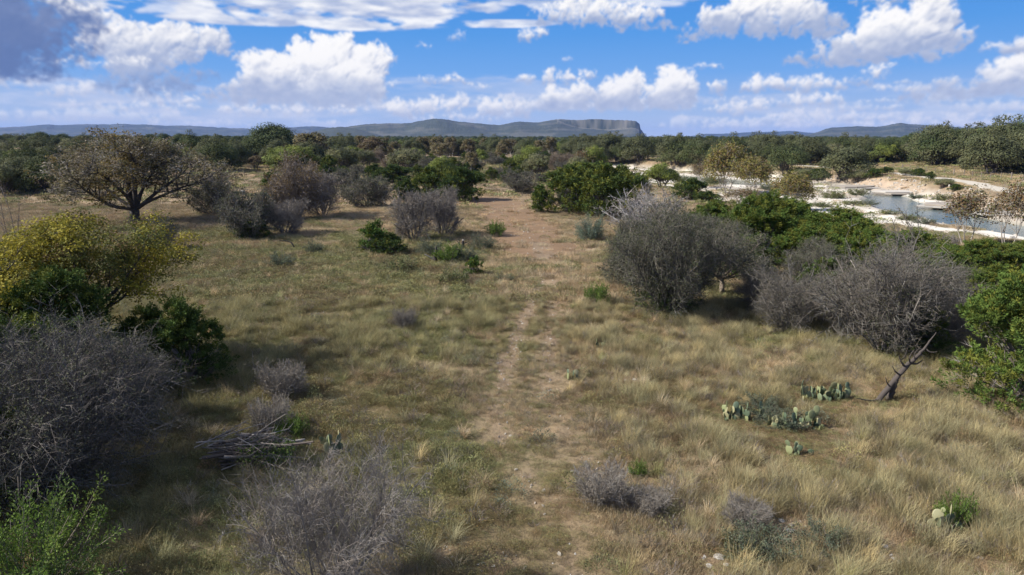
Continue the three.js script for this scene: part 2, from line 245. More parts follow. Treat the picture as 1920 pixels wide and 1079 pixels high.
function groundColour(x, d, g, k) {
  let c = mixc(C.straw, C.pale, smooth(0.4, 0.6, k.n3)); c = mixc(c, C.green, k.green * 0.75); c = mixc(c, C.brown, k.brown * 0.45);
  c = mixc(c, C.soil, 0.3); c = mixc(c, C.dirt, k.dirt * 0.9); c = mixc(c, C.dust, k.bare);
  const v = 0.8 + 0.4 * k.n2; c = c.map((q) => q * v);
  if (g.s1 > 0.3 && g.s2 > 0.3) c = mixc(c, C.brown, 0.35 * smooth(0.3, 0.7, g.s1));
  if (g.s1 > 0.8) {
    const t = smooth(0.80, 0.92, g.s1 + (fbm(x * 0.3, d * 0.3 + 8, 3) - 0.5) * 0.3 + (fbm(x * 1.3, d * 1.3 + 8, 2) - 0.5) * 0.25);
    let r = mixc(C.gravel, C.rock, smooth(0.48, 0.64, fbm(x * 0.12 + 5, d * 0.05, 4) + 0.20 * smooth(10, 3, g.uR) - 0.06)); r = mixc(r, C.mud, smooth(-1.0, 0.4, g.water) * 0.85);
    r = r.map((q) => q * (0.82 + 0.36 * fbm(x * 0.8, d * 0.8, 3)));
    r = mixc(r, C.straw, smooth(0.55, 0.68, fbm(x * 0.16 + 60, d * 0.07, 3)) * 0.3 * (1 - smooth(-2, 0, g.water)));
    c = mixc(c, r, t * smooth(0.25, 0.9, g.s2));
    const bk = (1 - smooth(180, 205, d)) * smooth(0.15, 0.5, g.s2) * (1 - smooth(0.93, 1.0, g.s2)) * (g.s1 > 0.95 ? 1 : 0); c = mixc(c, C.bank.map((q) => q * (0.7 + 0.6 * fbm(x * 0.9, d * 0.9, 3))), bk * smooth(0.3, 0.5, fbm(x * 0.25 + 4, d * 0.25, 3)));
  }
  return c;
}
// ------------------------------------------------------------------ surface textures (grain only; the colour of places is in the vertices)
function canvasTexture(size, draw, metres, colour = true) {
  const cv = document.createElement('canvas'); cv.width = cv.height = size; const g = cv.getContext('2d'); draw(g, size);
  const t = new THREE.CanvasTexture(cv); t.wrapS = t.wrapT = THREE.RepeatWrapping; t.repeat.set(1 / metres, 1 / metres); if (colour) t.colorSpace = THREE.SRGBColorSpace; return t;
}
const wrapped = (g, S, x, y, r, f) => { for (const ox of [-S, 0, S]) for (const oy of [-S, 0, S]) if (x + ox > -r && x + ox < S + r && y + oy > -r && y + oy < S + r) { g.save(); g.translate(x + ox, y + oy); f(); g.restore(); } };
function thatch(g, S) {
  const R = rnd(5); g.fillStyle = 'rgb(222,217,208)'; g.fillRect(0, 0, S, S);
  for (let i = 0; i < 2600; i++) { const x = R() * S, y = R() * S, r = 5 + 24 * R() * R(), v = 150 + 105 * R(); wrapped(g, S, x, y, r, () => { g.fillStyle = `rgba(${v},${v * (0.95 + 0.06 * R())},${v * (0.84 + 0.12 * R())},0.22)`; g.beginPath(); g.ellipse(0, 0, r, r * (0.5 + 0.5 * R()), R() * 3, 0, 7); g.fill(); }); }
  for (let i = 0; i < 26000; i++) { const x = R() * S, y = R() * S, l = 4 + 15 * R(), a = R() * 6.3, v = R() < 0.4 ? 90 + 60 * R() : 180 + 75 * R(); g.strokeStyle = `rgba(${v},${v * 0.96},${v * 0.87},0.55)`; g.lineWidth = 0.7 + R(); wrapped(g, S, x, y, l, () => { g.beginPath(); g.moveTo(-Math.cos(a) * l / 2, -Math.sin(a) * l / 2); g.lineTo(Math.cos(a) * l / 2, Math.sin(a) * l / 2); g.stroke(); }); }
}
function pebbles(g, S) {
  const R = rnd(6); g.fillStyle = 'rgb(226,222,214)'; g.fillRect(0, 0, S, S);
  for (let i = 0; i < 9000; i++) { const x = R() * S, y = R() * S, r = 1.5 + 9 * R() * R() * R(), v = 205 + 50 * R(); wrapped(g, S, x, y, r + 2, () => { g.fillStyle = `rgb(${v},${v * 0.985},${v * 0.96})`; g.beginPath(); g.ellipse(0, 0, r * 0.9, r * 0.7, R() * 3, 0, 7); g.fill(); }); }
}
const thatchMap = canvasTexture(1024, thatch, 5.3), thatchBump = canvasTexture(1024, thatch, 5.3, false), pebbleMap = canvasTexture(1024, pebbles, 7.7), pebbleBump = canvasTexture(1024, pebbles, 7.7, false);
const groundMat = new THREE.MeshStandardMaterial({ name: 'dry_soil_and_thatch', vertexColors: true, map: thatchMap, bumpMap: thatchBump, bumpScale: 0.05, roughness: 1 });
const stoneMat = new THREE.MeshStandardMaterial({ name: 'limestone_gravel', vertexColors: true, map: pebbleMap, bumpMap: pebbleBump, bumpScale: 0.06, roughness: 0.95 });
// ------------------------------------------------------------------ one sheet of land, its quads sorted into named surfaces
function buildLand() {
  const steps = (list) => { const o = [list[0][0]]; for (let i = 1; i < list.length; i++) { const [to, a, b] = list[i]; let v = o[o.length - 1]; const from = v; while (v < to) { v += lerp(a, b, clamp((v - from) / (to - from), 0, 1)); o.push(v); } } return o; };
  const right = steps([[0], [24, 0.26, 0.34], [105, 0.5, 0.7], [300, 1.2, 14], [11000, 16, 1500]]), left = steps([[0], [24, 0.26, 0.4], [110, 0.7, 1.4], [300, 1.8, 14], [11000, 16, 1500]]);
  const xs = [...left.slice(1).reverse().map((v) => -v), ...right];
  const ds = steps([[-900], [-40, 240, 30], [6, 10, 0.5], [42, 0.22, 0.34], [110, 0.4, 0.7], [260, 0.8, 1.8], [700, 3, 24], [11000, 30, 1400]]);
  const nx = xs.length, nd = ds.length, pos = new Float32Array(nx * nd * 3), col = new Float32Array(nx * nd * 3), uv = new Float32Array(nx * nd * 2), zone = new Uint8Array(nx * nd);
  for (let j = 0; j < nd; j++) for (let i = 0; i < nx; i++) {
    const k = j * nx + i, x = xs[i], d = ds[j], g = lay(x, d), cv = cover(x, d), road = roadLine(x, d);
    pos[k * 3] = x; pos[k * 3 + 1] = g.y + (road < 2.2 ? 0.12 : 0); pos[k * 3 + 2] = -d; uv[k * 2] = x; uv[k * 2 + 1] = d;
    let c = groundColour(x, d, g, cv);
    let z = 0;
    if (d > 30 && d < 300 && x > -20) {
      if (g.s1 > 0.88 && g.s2 > 0.93) z = g.uR < 11 && x > waterRight(d) - 1.5 || fbm(x * 0.12 + 5, d * 0.05, 4) > 0.6 ? 2 : 1;
      else if (g.s1 > 0.9 && g.s2 > 0.04 && d < 200) z = 3;
      else if (road < 1.9 + (cv.n2 - 0.5) * 1.6) { z = 4; c = [0.54, 0.51, 0.455]; }
      else if (g.uR < 0 && x > 50) { z = 5; c = mixc(c, [0.42, 0.315, 0.165], 0.7); }
    }
    zone[k] = z; col.set(c, k * 3);
  }
  const lists = [[], [], [], [], [], []];
  for (let j = 0; j < nd - 1; j++) for (let i = 0; i < nx - 1; i++) { const a = j * nx + i, b = a + 1, c = a + nx, e = c + 1; lists[zone[a]].push(a, b, e, a, e, c); }
  const norm = new THREE.BufferGeometry(); norm.setAttribute('position', new THREE.BufferAttribute(pos, 3)); norm.setIndex(lists.flat()); norm.computeVertexNormals(); const nor = norm.attributes.normal.array;
  const NAMES = [['ground', 'dry grassy ground of the open field', groundMat], ['gravel_bar', 'white limestone gravel along the river', stoneMat], ['rock_shelf', 'grey limestone bedrock shelf beside the water', stoneMat], ['river_bank', 'crumbling pinkish bank above the river bed', stoneMat], ['caliche_road', 'white caliche road on top of the far bank', stoneMat], ['pasture', 'straw coloured pasture beyond the river', groundMat]];
  lists.forEach((l, z) => {
    if (!l.length) return;
    const map = new Map(), P = [], N = [], Q = [], U = [], I = [];
    for (const v of l) { let t = map.get(v); if (t === undefined) { t = map.size; map.set(v, t); P.push(pos[v * 3], pos[v * 3 + 1], pos[v * 3 + 2]); N.push(nor[v * 3], nor[v * 3 + 1], nor[v * 3 + 2]); Q.push(col[v * 3], col[v * 3 + 1], col[v * 3 + 2]); U.push(uv[v * 2], uv[v * 2 + 1]); } I.push(t); }
    const g = new THREE.BufferGeometry(); g.setAttribute('position', new THREE.Float32BufferAttribute(P, 3)); g.setAttribute('normal', new THREE.Float32BufferAttribute(N, 3)); g.setAttribute('color', new THREE.Float32BufferAttribute(Q, 3)); g.setAttribute('uv', new THREE.Float32BufferAttribute(U, 2)); g.setIndex(I);
    structure(NAMES[z][0], g, NAMES[z][2], NAMES[z][1]);
  });
  console.log('land', nx, nd);
}
buildLand();
// ------------------------------------------------------------------ the river
{
  const bump = canvasTexture(512, (g, S) => { const R = rnd(8); g.fillStyle = 'rgb(128,128,128)'; g.fillRect(0, 0, S, S); for (let i = 0; i < 2200; i++) { const x = R() * S, y = R() * S, l = 8 + 24 * R(), v = R() < 0.5 ? 90 : 170; wrapped(g, S, x, y, l, () => { g.fillStyle = `rgba(${v},${v},${v},0.25)`; g.beginPath(); g.ellipse(0, 0, l, 2 + 3 * R(), (R() - 0.5) * 0.5, 0, 7); g.fill(); }); } }, 4, false);
  const water = new THREE.MeshPhysicalMaterial({ name: 'milky_river_water', color: new THREE.Color().setRGB(0.115, 0.15, 0.145), roughness: 0.09, bumpMap: bump, bumpScale: 0.03, ior: 1.33 });
  const s = new THREE.Shape(); s.moveTo(58, -40); s.lineTo(78, -40); s.lineTo(84, -105); s.lineTo(88, -150); s.lineTo(70, -150); s.lineTo(56, -105); s.closePath();
  const flat = (shape) => { const g = new THREE.ShapeGeometry(shape); g.rotateX(-Math.PI / 2); return g; };
  const sh = new THREE.Shape([[58, 40], [78, 40], [84, 105], [90, 164], [68, 164], [54, 105]].map(([x, d]) => new THREE.Vector2(x, d)));
  const a = structure('river_water', flat(sh), water, 'still teal river water beside the white gravel'); a.position.y = -3.02;
  const sp = new THREE.Shape(); sp.absellipse(54, 200, 19, 32, 0, 6.283); const b = structure('river_water', flat(sp), water, 'shallow pool of river water far upstream'); b.position.y = -3.0;
}

// ------------------------------------------------------------------ far hills
const hillMat = new THREE.MeshStandardMaterial({ name: 'wooded_limestone_hill', vertexColors: true, roughness: 1 });
function hills(label, dist, run, prof, o = {}) {
  const nS = o.n ?? 620, nT = 46, pos = [], col = [], idx = [], P = table(prof), a0 = prof[0][0], a1 = prof[prof.length - 1][0];
  for (let i = 0; i <= nS; i++) {
    const px = lerp(a0, a1, i / nS), az = Math.atan((px - 960) / FOCAL / Math.cos(PITCH) * 1.0), ends = smooth(0, 0.03, i / nS) * smooth(1, 0.97, i / nS);
    const cliff = o.cliff ? smooth(1040, 1110, px) * smooth(1194, 1188, px) : 0;
    for (let j = 0; j <= nT; j++) {
      const t = j / nT, u = t * 1.5, dd = dist - run + run * u;
      const along = px * dist / FOCAL, gul = fbm(along * 0.004, u * 1.1 + dist, 4) - 0.5, cv = o.cliff && px > 1150;
      const rise = (258 - P(px)) * 1.13 / FOCAL * dist + EYE + (fbm(along * 0.02, dd * 0.02, 3) - 0.5) * 5 + (fbm(along * 0.09, dd * 0.09 + 5, 2) - 0.5) * 5;
      let sh = u < 1 ? lerp(Math.pow(u, 0.85), smooth(0, 1, u), 0.5) : 1 - (u - 1) * 0.9; sh += gul * 0.6 * u * Math.max(0, 1 - Math.abs(u - 0.55) * 1.8) * 2;
      if (u < 1) { const st = 7, q = sh * st, fr = q - Math.floor(q); sh = lerp(sh, (Math.floor(q) + smooth(0.25, 0.95, fr)) / st, 0.45); if (cliff) sh = lerp(sh, u < 0.86 ? sh * 0.68 : 1, cliff); }
      const h = Math.min(rise * clamp(sh, -0.2, 1), rise) * lerp(0.15, 1, ends) - 3, dxy = dd / Math.cos(az) * Math.cos(az);
      pos.push(Math.tan(az) * dxy, h, -dxy);
      const ban = fbm(along * 0.006 + 3, sh * 9 + dist, 4), sp = hash(i * 7 + 3, j * 13 + (dist | 0)), pale = clamp((smooth(o.lo ?? 0.52, 0.68, ban) * 0.7 + (sp > 0.86 ? 0.35 : 0)) * (o.pale ?? 1) + (cliff && u > 0.72 && u < 1 ? 0.45 * smooth(0.3, 0.6, fbm(along * 0.03, u * 30, 3)) : 0), 0, 0.85);
      const c = mixc(mixc([0.012, 0.020, 0.013], [0.026, 0.036, 0.021], hash(i, j)), [0.19, 0.175, 0.145], pale); col.push(...c);
    }
  }
  for (let i = 0; i < nS; i++) for (let j = 0; j < nT; j++) { const a = i * (nT + 1) + j, b = a + nT + 1; idx.push(a, b, a + 1, b, b + 1, a + 1); }
  const g = new THREE.BufferGeometry(); g.setAttribute('position', new THREE.Float32BufferAttribute(pos, 3)); g.setAttribute('color', new THREE.Float32BufferAttribute(col, 3)); g.setIndex(idx); g.computeVertexNormals();
  structure('hills', g, hillMat, label);
}
hills('long low blue ridge on the left skyline', 8200, 2200, [[-700, 252], [-300, 244], [0, 244], [90, 240], [150, 237], [230, 236], [300, 238], [380, 239], [450, 242], [520, 245], [600, 240], [660, 243], [740, 258]], { pale: 0.25, n: 400 });
hills('pale low ridges on the right skyline', 9800, 2200, [[1190, 264], [1260, 257], [1310, 252], [1350, 251], [1400, 249], [1450, 247], [1500, 250], [1560, 254], [1700, 252], [1900, 250], [2200, 249], [2600, 256]], { pale: 0.25, n: 400 });
hills('wooded limestone hills ending in a cliff', 4600, 1200, [[540, 262], [600, 250], [650, 242], [700, 237], [760, 234], [800, 231], [822, 229], [870, 233], [935, 238], [975, 231], [1005, 233], [1045, 228.5], [1100, 229], [1160, 231], [1180, 232], [1187, 236], [1190, 245], [1200, 255], [1215, 263]], { cliff: true, n: 900, pale: 0.34, lo: 0.5 });
hills('hazy wooded hills above the right tree line', 5200, 1300, [[1440, 264], [1490, 252], [1530, 242], [1575, 240], [1610, 241], [1650, 236], [1690, 238], [1740, 241], [1800, 243], [1900, 247], [2100, 246], [2500, 262]], { pale: 0.28, n: 500 });
hills('dark rounded hill left of the limestone hills', 3700, 900, [[560, 262], [596, 250], [625, 242], [648, 240], [680, 243], [712, 251], [745, 260]], { pale: 0.05, n: 260 });
scene.fog = new THREE.FogExp2(new THREE.Color(0.20, 0.40, 1.0), 0.00004);

// ------------------------------------------------------------------ plant builders
const V = { add: (a, b, t = 1) => [a[0] + b[0] * t, a[1] + b[1] * t, a[2] + b[2] * t], len: (a) => Math.hypot(a[0], a[1], a[2]), norm: (a) => { const l = Math.hypot(a[0], a[1], a[2]) || 1; return [a[0] / l, a[1] / l, a[2] / l]; }, cross: (a, b) => [a[1] * b[2] - a[2] * b[1], a[2] * b[0] - a[0] * b[2], a[0] * b[1] - a[1] * b[0]] };
const anyDir = (R) => { const z = R() * 2 - 1, a = R() * 6.2832, q = Math.sqrt(1 - z * z); return [q * Math.cos(a), z, q * Math.sin(a)]; };
const side = (d) => V.norm(Math.abs(d[1]) < 0.9 ? V.cross(d, [0, 1, 0]) : V.cross(d, [1, 0, 0]));
class Faces {                                                                    // collects bark tubes, twigs and leaves; one mesh in the end
  constructor() { this.p = []; this.c = []; this.i = []; }
  v(p, c) { this.p.push(p[0], p[1], p[2]); this.c.push(c[0], c[1], c[2]); return this.p.length / 3 - 1; }
  tube(pts, r0, r1, n, c, R) {
    const s = side(V.norm(V.add(pts[pts.length - 1], pts[0], -1))); let prev = null;
    for (let k = 0; k < pts.length; k++) {
      const t = k / (pts.length - 1), d = V.norm(V.add(pts[Math.min(k + 1, pts.length - 1)], pts[Math.max(k - 1, 0)], -1)), b = V.norm(V.cross(d, s)), a = V.cross(b, d), r = lerp(r0, r1, t), ring = [];
      for (let q = 0; q < n; q++) { const an = q / n * 6.2832, rr = r * (n > 4 ? 0.85 + 0.3 * R() : 1), cc = n > 4 ? 0.8 + 0.4 * R() : 1; ring.push(this.v([pts[k][0] + (a[0] * Math.cos(an) + b[0] * Math.sin(an)) * rr, pts[k][1] + (a[1] * Math.cos(an) + b[1] * Math.sin(an)) * rr, pts[k][2] + (a[2] * Math.cos(an) + b[2] * Math.sin(an)) * rr], [c[0] * cc, c[1] * cc, c[2] * cc])); }
      if (prev) for (let q = 0; q < n; q++) { const w = (q + 1) % n; this.i.push(prev[q], prev[w], ring[w], prev[q], ring[w], ring[q]); }
      prev = ring;
    }
  }
  spike(p, d, l, r, c) {                                                         // a twig: a three-sided needle
    const a = side(d), b = V.cross(d, a), t = this.v(V.add(p, d, l), c), q = [];
    for (let k = 0; k < 3; k++) { const an = k * 2.0944; q.push(this.v([p[0] + (a[0] * Math.cos(an) + b[0] * Math.sin(an)) * r, p[1] + (a[1] * Math.cos(an) + b[1] * Math.sin(an)) * r, p[2] + (a[2] * Math.cos(an) + b[2] * Math.sin(an)) * r], c)); }
    this.i.push(q[0], q[1], t, q[1], q[2], t, q[2], q[0], t);
  }
  leaf(p, d, n, l, w, c) {                                                       // a leaf: two faces folded along the midrib
    const s = V.norm(V.cross(d, n)), m = V.add(p, d, l * 0.45), f = V.norm(V.cross(s, d));
    const a = this.v(p, c), b = this.v(V.add(V.add(m, s, w / 2), f, w * 0.12), c), e = this.v(V.add(p, d, l), c), g = this.v(V.add(V.add(m, s, -w / 2), f, w * 0.12), c);
    this.i.push(a, b, e, a, e, g);
  }
  get tris() { return this.i.length / 3; }
  geometry(smoothed) {
    const g = new THREE.BufferGeometry(); g.setAttribute('position', new THREE.Float32BufferAttribute(this.p, 3)); g.setAttribute('color', new THREE.Float32BufferAttribute(this.c, 3)); g.setIndex(this.i);
    if (smoothed) g.computeVertexNormals(); return g;
  }
}
const barkMat = new THREE.MeshStandardMaterial({ name: 'bark', vertexColors: true, roughness: 0.95 });
const leafMat = new THREE.MeshPhysicalMaterial({ name: 'leaves', vertexColors: true, roughness: 0.8, transmission: 0.32, thickness: 0, side: THREE.DoubleSide, specularIntensity: 0.2 });
const needleMat = new THREE.MeshPhysicalMaterial({ name: 'cedar_sprays', vertexColors: true, roughness: 0.8, transmission: 0.15, thickness: 0, specularIntensity: 0.2, side: THREE.DoubleSide });
const vary = (c, R, s = 0.25) => { const v = 1 + (R() - 0.5) * 2 * s, h = (R() - 0.5) * s * 0.5; return [c[0] * v * (1 + h), c[1] * v, c[2] * v * (1 - h)]; };
let triTotal = 0;
function proto(parts) {                                                          // parts: [name, Faces, material, smooth]
  return parts.filter((p) => p[1].i.length).map(([name, f, m, s]) => { triTotal += f.tris; return [name, f.geometry(s), m]; });
}
function plant(pr, name, x, d, turn, s, label, category, group, sink = 0.05) {
  const o = new THREE.Group(); o.name = name; const sc = Array.isArray(s) ? s : [s, s, s];
  for (const [n, g, m] of pr) { const q = new THREE.Mesh(g, m); q.name = n; o.add(q); }
  o.position.set(x, heightAt(x, d) - sink, -d); o.rotation.y = turn; o.scale.set(sc[0], sc[1], sc[2]);
  return tag(o, label, category, group);
}
// A wandering line from p along d.
function line(R, p, d, len, n, wob, up) {
  const pts = [p]; let q = p, v = d;
  for (let i = 0; i < n; i++) { const a = anyDir(R); v = V.norm([v[0] + a[0] * wob, v[1] + a[1] * wob + up, v[2] + a[2] * wob]); q = V.add(q, v, len / n); pts.push(q); }
  pts.end = v; return pts;
}
const along = (pts, t) => { const f = t * (pts.length - 1), i = Math.min(pts.length - 2, Math.floor(f)); return [V.add(pts[i], V.add(pts[i + 1], pts[i], -1), f - i), V.norm(V.add(pts[i + 1], pts[i], -1))]; };
const lean = (R, d, ang) => { const s = side(d), b = V.cross(d, s), a = R() * 6.2832, k = Math.sin(ang); return V.norm([d[0] * Math.cos(ang) + (s[0] * Math.cos(a) + b[0] * Math.sin(a)) * k, d[1] * Math.cos(ang) + (s[1] * Math.cos(a) + b[1] * Math.sin(a)) * k, d[2] * Math.cos(ang) + (s[2] * Math.cos(a) + b[2] * Math.sin(a)) * k]); };

// Many-stemmed thorn shrub, bare or with a thin film of small leaves.
function thornShrub(seed, o) {
  const R = rnd(seed), stem = new Faces(), tw = new Faces(), lf = new Faces(), { h, w } = o, K = o.k ?? 1, rt = o.twig, col = o.col ?? [0.19, 0.175, 0.175];
  const inside = (p) => { const q = p[1] / h, rr = Math.sqrt(Math.max(0.02, 1 - Math.pow(Math.abs(q - 0.52) / 0.54, 2.4))) * w / 2 * (0.36 + 1.2 * noise(seed + 3 + Math.atan2(p[2], p[0]) * 2.1, p[1] * 1.0 + seed)); return Math.hypot(p[0], p[2]) < rr && p[1] < h * (0.58 + 0.62 * noise(p[0] * 1.0 + seed, p[2] * 1.0)); };
  const leafAt = (p, d) => { if (o.leaf && R() < o.leaf) for (let k = 0; k < 2; k++) lf.leaf(V.add(p, d, R() * 0.1), anyDir(R), anyDir(R), o.leafL * (0.7 + 0.6 * R()), o.leafL * 0.55, vary(o.leafC, R, 0.35)); };
  for (let s = 0; s < o.stems; s++) {
    const a = s / o.stems * 6.2832 + R() * 0.9, tilt = (o.tilt0 ?? 0.12) + (o.tilt ?? 0.75) * Math.sqrt(R()), d = [Math.cos(a) * Math.sin(tilt), Math.cos(tilt), Math.sin(a) * Math.sin(tilt)];
    const L = Math.min(h * 0.95 / Math.max(0.35, Math.cos(tilt)), w * 0.72 / Math.max(0.2, Math.sin(tilt))) * (0.75 + 0.25 * R()), r = o.r * (0.6 + 0.6 * R()), p0 = [Math.cos(a) * 0.12 * R() * (o.base ?? 1) * 2, -0.08, Math.sin(a) * 0.12 * R() * (o.base ?? 1) * 2];
    let pts = line(R, p0, d, L, 8, 0.17, 0.01); const cut = pts.findIndex((p, i) => i > 3 && !inside(p)); if (cut > 0) pts = pts.slice(0, cut + 1); stem.tube(pts, r, rt * 1.4, 5, vary(o.barkC ?? [0.10, 0.09, 0.085], R, 0.2), R);
    const n1 = Math.round((o.n1 ?? 13) * K);
    const fit = (p, v, l) => { const k = R() < 0.3 ? 1 : 5; for (let z = 0; z < k && !inside(V.add(p, v, l)); z++) l *= 0.7; return l; };
    for (let i = 0; i < n1; i++) {
      const t = 0.14 + 0.86 * (i + R()) / n1, [p, dd] = along(pts, t), d1 = lean(R, dd, 0.4 + 0.75 * R()); d1[1] += 0.1; const v1 = V.norm(d1), l1 = fit(p, v1, L * (0.62 - 0.34 * t) * (0.6 + 0.6 * R())), q1 = line(R, p, v1, l1, 4, 0.2, 0.02);
      if (l1 < 0.04 * L) continue;
      tw.tube(q1, Math.max(rt * 1.25, r * 0.4 * (1 - 0.6 * t)), rt, 3, vary(col, R, 0.25), R);
      const n2 = Math.round((o.n2 ?? 9) * K * (0.35 + l1 / (L * 0.32)));
      for (let j = 0; j < n2; j++) {
        const [p2, e2] = along(q1, 0.12 + 0.88 * (j + R()) / n2), d2 = lean(R, e2, 0.45 + 0.75 * R()), l2 = fit(p2, d2, (0.10 * L + l1 * 0.3) * (0.5 + 0.8 * R()));
        const c2 = vary(col, R, 0.3); tw.spike(p2, d2, l2, rt * 0.95, c2); leafAt(V.add(p2, d2, l2 * R()), d2);
        const n3 = Math.round((o.n3 ?? 4) * K);
        for (let m = 0; m < n3; m++) { const p3 = V.add(p2, d2, l2 * (0.2 + 0.75 * R())), d3 = lean(R, d2, 0.5 + 0.7 * R()), l3 = l2 * (0.3 + 0.45 * R()); tw.spike(p3, d3, l3, rt * 0.75, c2); leafAt(V.add(p3, d3, l3 * 0.7), d3); }
      }
    }
  }
  return proto([['trunk', stem, barkMat], ['crown', tw, barkMat], ['foliage', lf, leafMat]]);
}
// Ashe juniper: flame-like plumes of sprays on crooked limbs.
function juniper(seed, o) {
  const R = rnd(seed), wood = new Faces(), lf = new Faces(), { h, w } = o, n = o.plumes, tall = h / w;
  const lobes = []; const nl = o.lobes ?? 9;
  for (let i = 0; i < nl; i++) { const a = i * 2.4 + R(), t = R(); lobes.push({ p: [Math.cos(a) * w * (0.12 + 0.24 * R()) * (1.15 - 0.75 * t), h * (0.16 + 0.6 * t), Math.sin(a) * w * (0.12 + 0.24 * R()) * (1.15 - 0.75 * t)], r: w * (0.17 + 0.13 * R()) * (1.15 - 0.45 * t) }); }
  lobes.push({ p: [0, h * 0.76, 0], r: w * 0.15 }); for (let i = 0; i < 5; i++) { const a = i * 1.26 + R(); lobes.push({ p: [Math.cos(a) * w * 0.3, h * 0.14, Math.sin(a) * w * 0.3], r: w * (0.14 + 0.06 * R()) }); }
  for (let i = 0; i < (o.spires ?? 13); i++) { const a = i * 2.4 + R(), q = Math.sqrt(R()) * 0.36; lobes.push({ p: [Math.cos(a) * w * q, h * (1.0 - q * 1.1) * (0.82 + 0.22 * R()), Math.sin(a) * w * q], r: w * (0.035 + 0.03 * R()) }); }
  for (let s = 0; s < (o.stems ?? 4); s++) { const l = lobes[s % lobes.length].p; wood.tube(line(R, [(R() - 0.5) * 0.2, -0.1, (R() - 0.5) * 0.2], V.norm([l[0], l[1] * 0.9, l[2]]), V.len(l), 6, 0.12, 0.02), o.r ?? 0.09, 0.03, 5, vary([0.13, 0.11, 0.095], R, 0.2), R); }
  for (const b of lobes) for (let k = 0; k < 5; k++) { const d = anyDir(R); d[1] = Math.abs(d[1]) * 0.7; wood.tube(line(R, [b.p[0] * 0.4, b.p[1] * 0.6, b.p[2] * 0.4], V.norm(V.add(V.add(b.p, [b.p[0] * 0.4, b.p[1] * 0.6, b.p[2] * 0.4], -1), d, b.r)), b.r * 1.5, 4, 0.15, 0.02), 0.035, 0.012, 3, vary([0.16, 0.14, 0.13], R, 0.2), R); }
  if (o.deadTwigs) for (let i = 0; i < o.deadTwigs; i++) { const a = R() * 6.2832, q = w * (0.2 + 0.25 * R()), p = [Math.cos(a) * q, h * (0.06 + 0.3 * R()), Math.sin(a) * q], d = V.norm([Math.cos(a) * 0.9 + (R() - 0.5), 0.15 + (R() - 0.5) * 0.6, Math.sin(a) * 0.9 + (R() - 0.5)]); wood.spike(p, d, 0.3 + 0.5 * R(), 0.012, vary([0.24, 0.22, 0.21], R, 0.2)); for (let k = 0; k < 3; k++) wood.spike(V.add(p, d, 0.3 * R()), lean(R, d, 0.7), 0.2 + 0.2 * R(), 0.008, vary([0.24, 0.22, 0.21], R, 0.2)); }
  for (let i = 0; i < n; i++) {
    const b = lobes[Math.floor(R() * lobes.length)], a = anyDir(R); if (a[1] < -0.35 && R() < 0.7) a[1] *= -1;
    const f = 0.55 + 0.5 * Math.pow(R(), 0.7), p = [b.p[0] + a[0] * b.r * f, Math.max(0.12 * h * R(), b.p[1] + a[1] * b.r * f * Math.min(1.25, tall * 1.1)), b.p[2] + a[2] * b.r * f];
    const ax = V.norm([a[0] * 0.8 + (R() - 0.5) * 0.5, a[1] * 0.45 + 0.6, a[2] * 0.8 + (R() - 0.5) * 0.5]), L = o.plume * (0.5 + 1.1 * R() * R()), tone = vary(R() < (o.yellow ?? 0.2) ? (o.c2 ?? [0.135, 0.15, 0.028]) : (o.c1 ?? [0.068, 0.105, 0.024]), R, 0.28), ns = o.sprays;
    for (let k = 0; k < ns; k++) { const t = Math.pow(R(), 0.8), rr = o.plume * 0.3 * (1 - t * 0.8), ra = lean(R, ax, 1.3 + 0.3 * R()), sp = V.add(V.add(p, ax, L * t), ra, rr * Math.sqrt(R())), sd = V.norm(V.add(V.add(ra, ax, 0.5 + R()), anyDir(R), 0.3)); lf.leaf(sp, sd, anyDir(R), o.spray * (0.6 + 0.8 * R()), o.spray * 0.34, vary(tone, R, 0.2)); }
  }
  return proto([['trunk', wood, barkMat], ['crown', lf, needleMat]]);
}
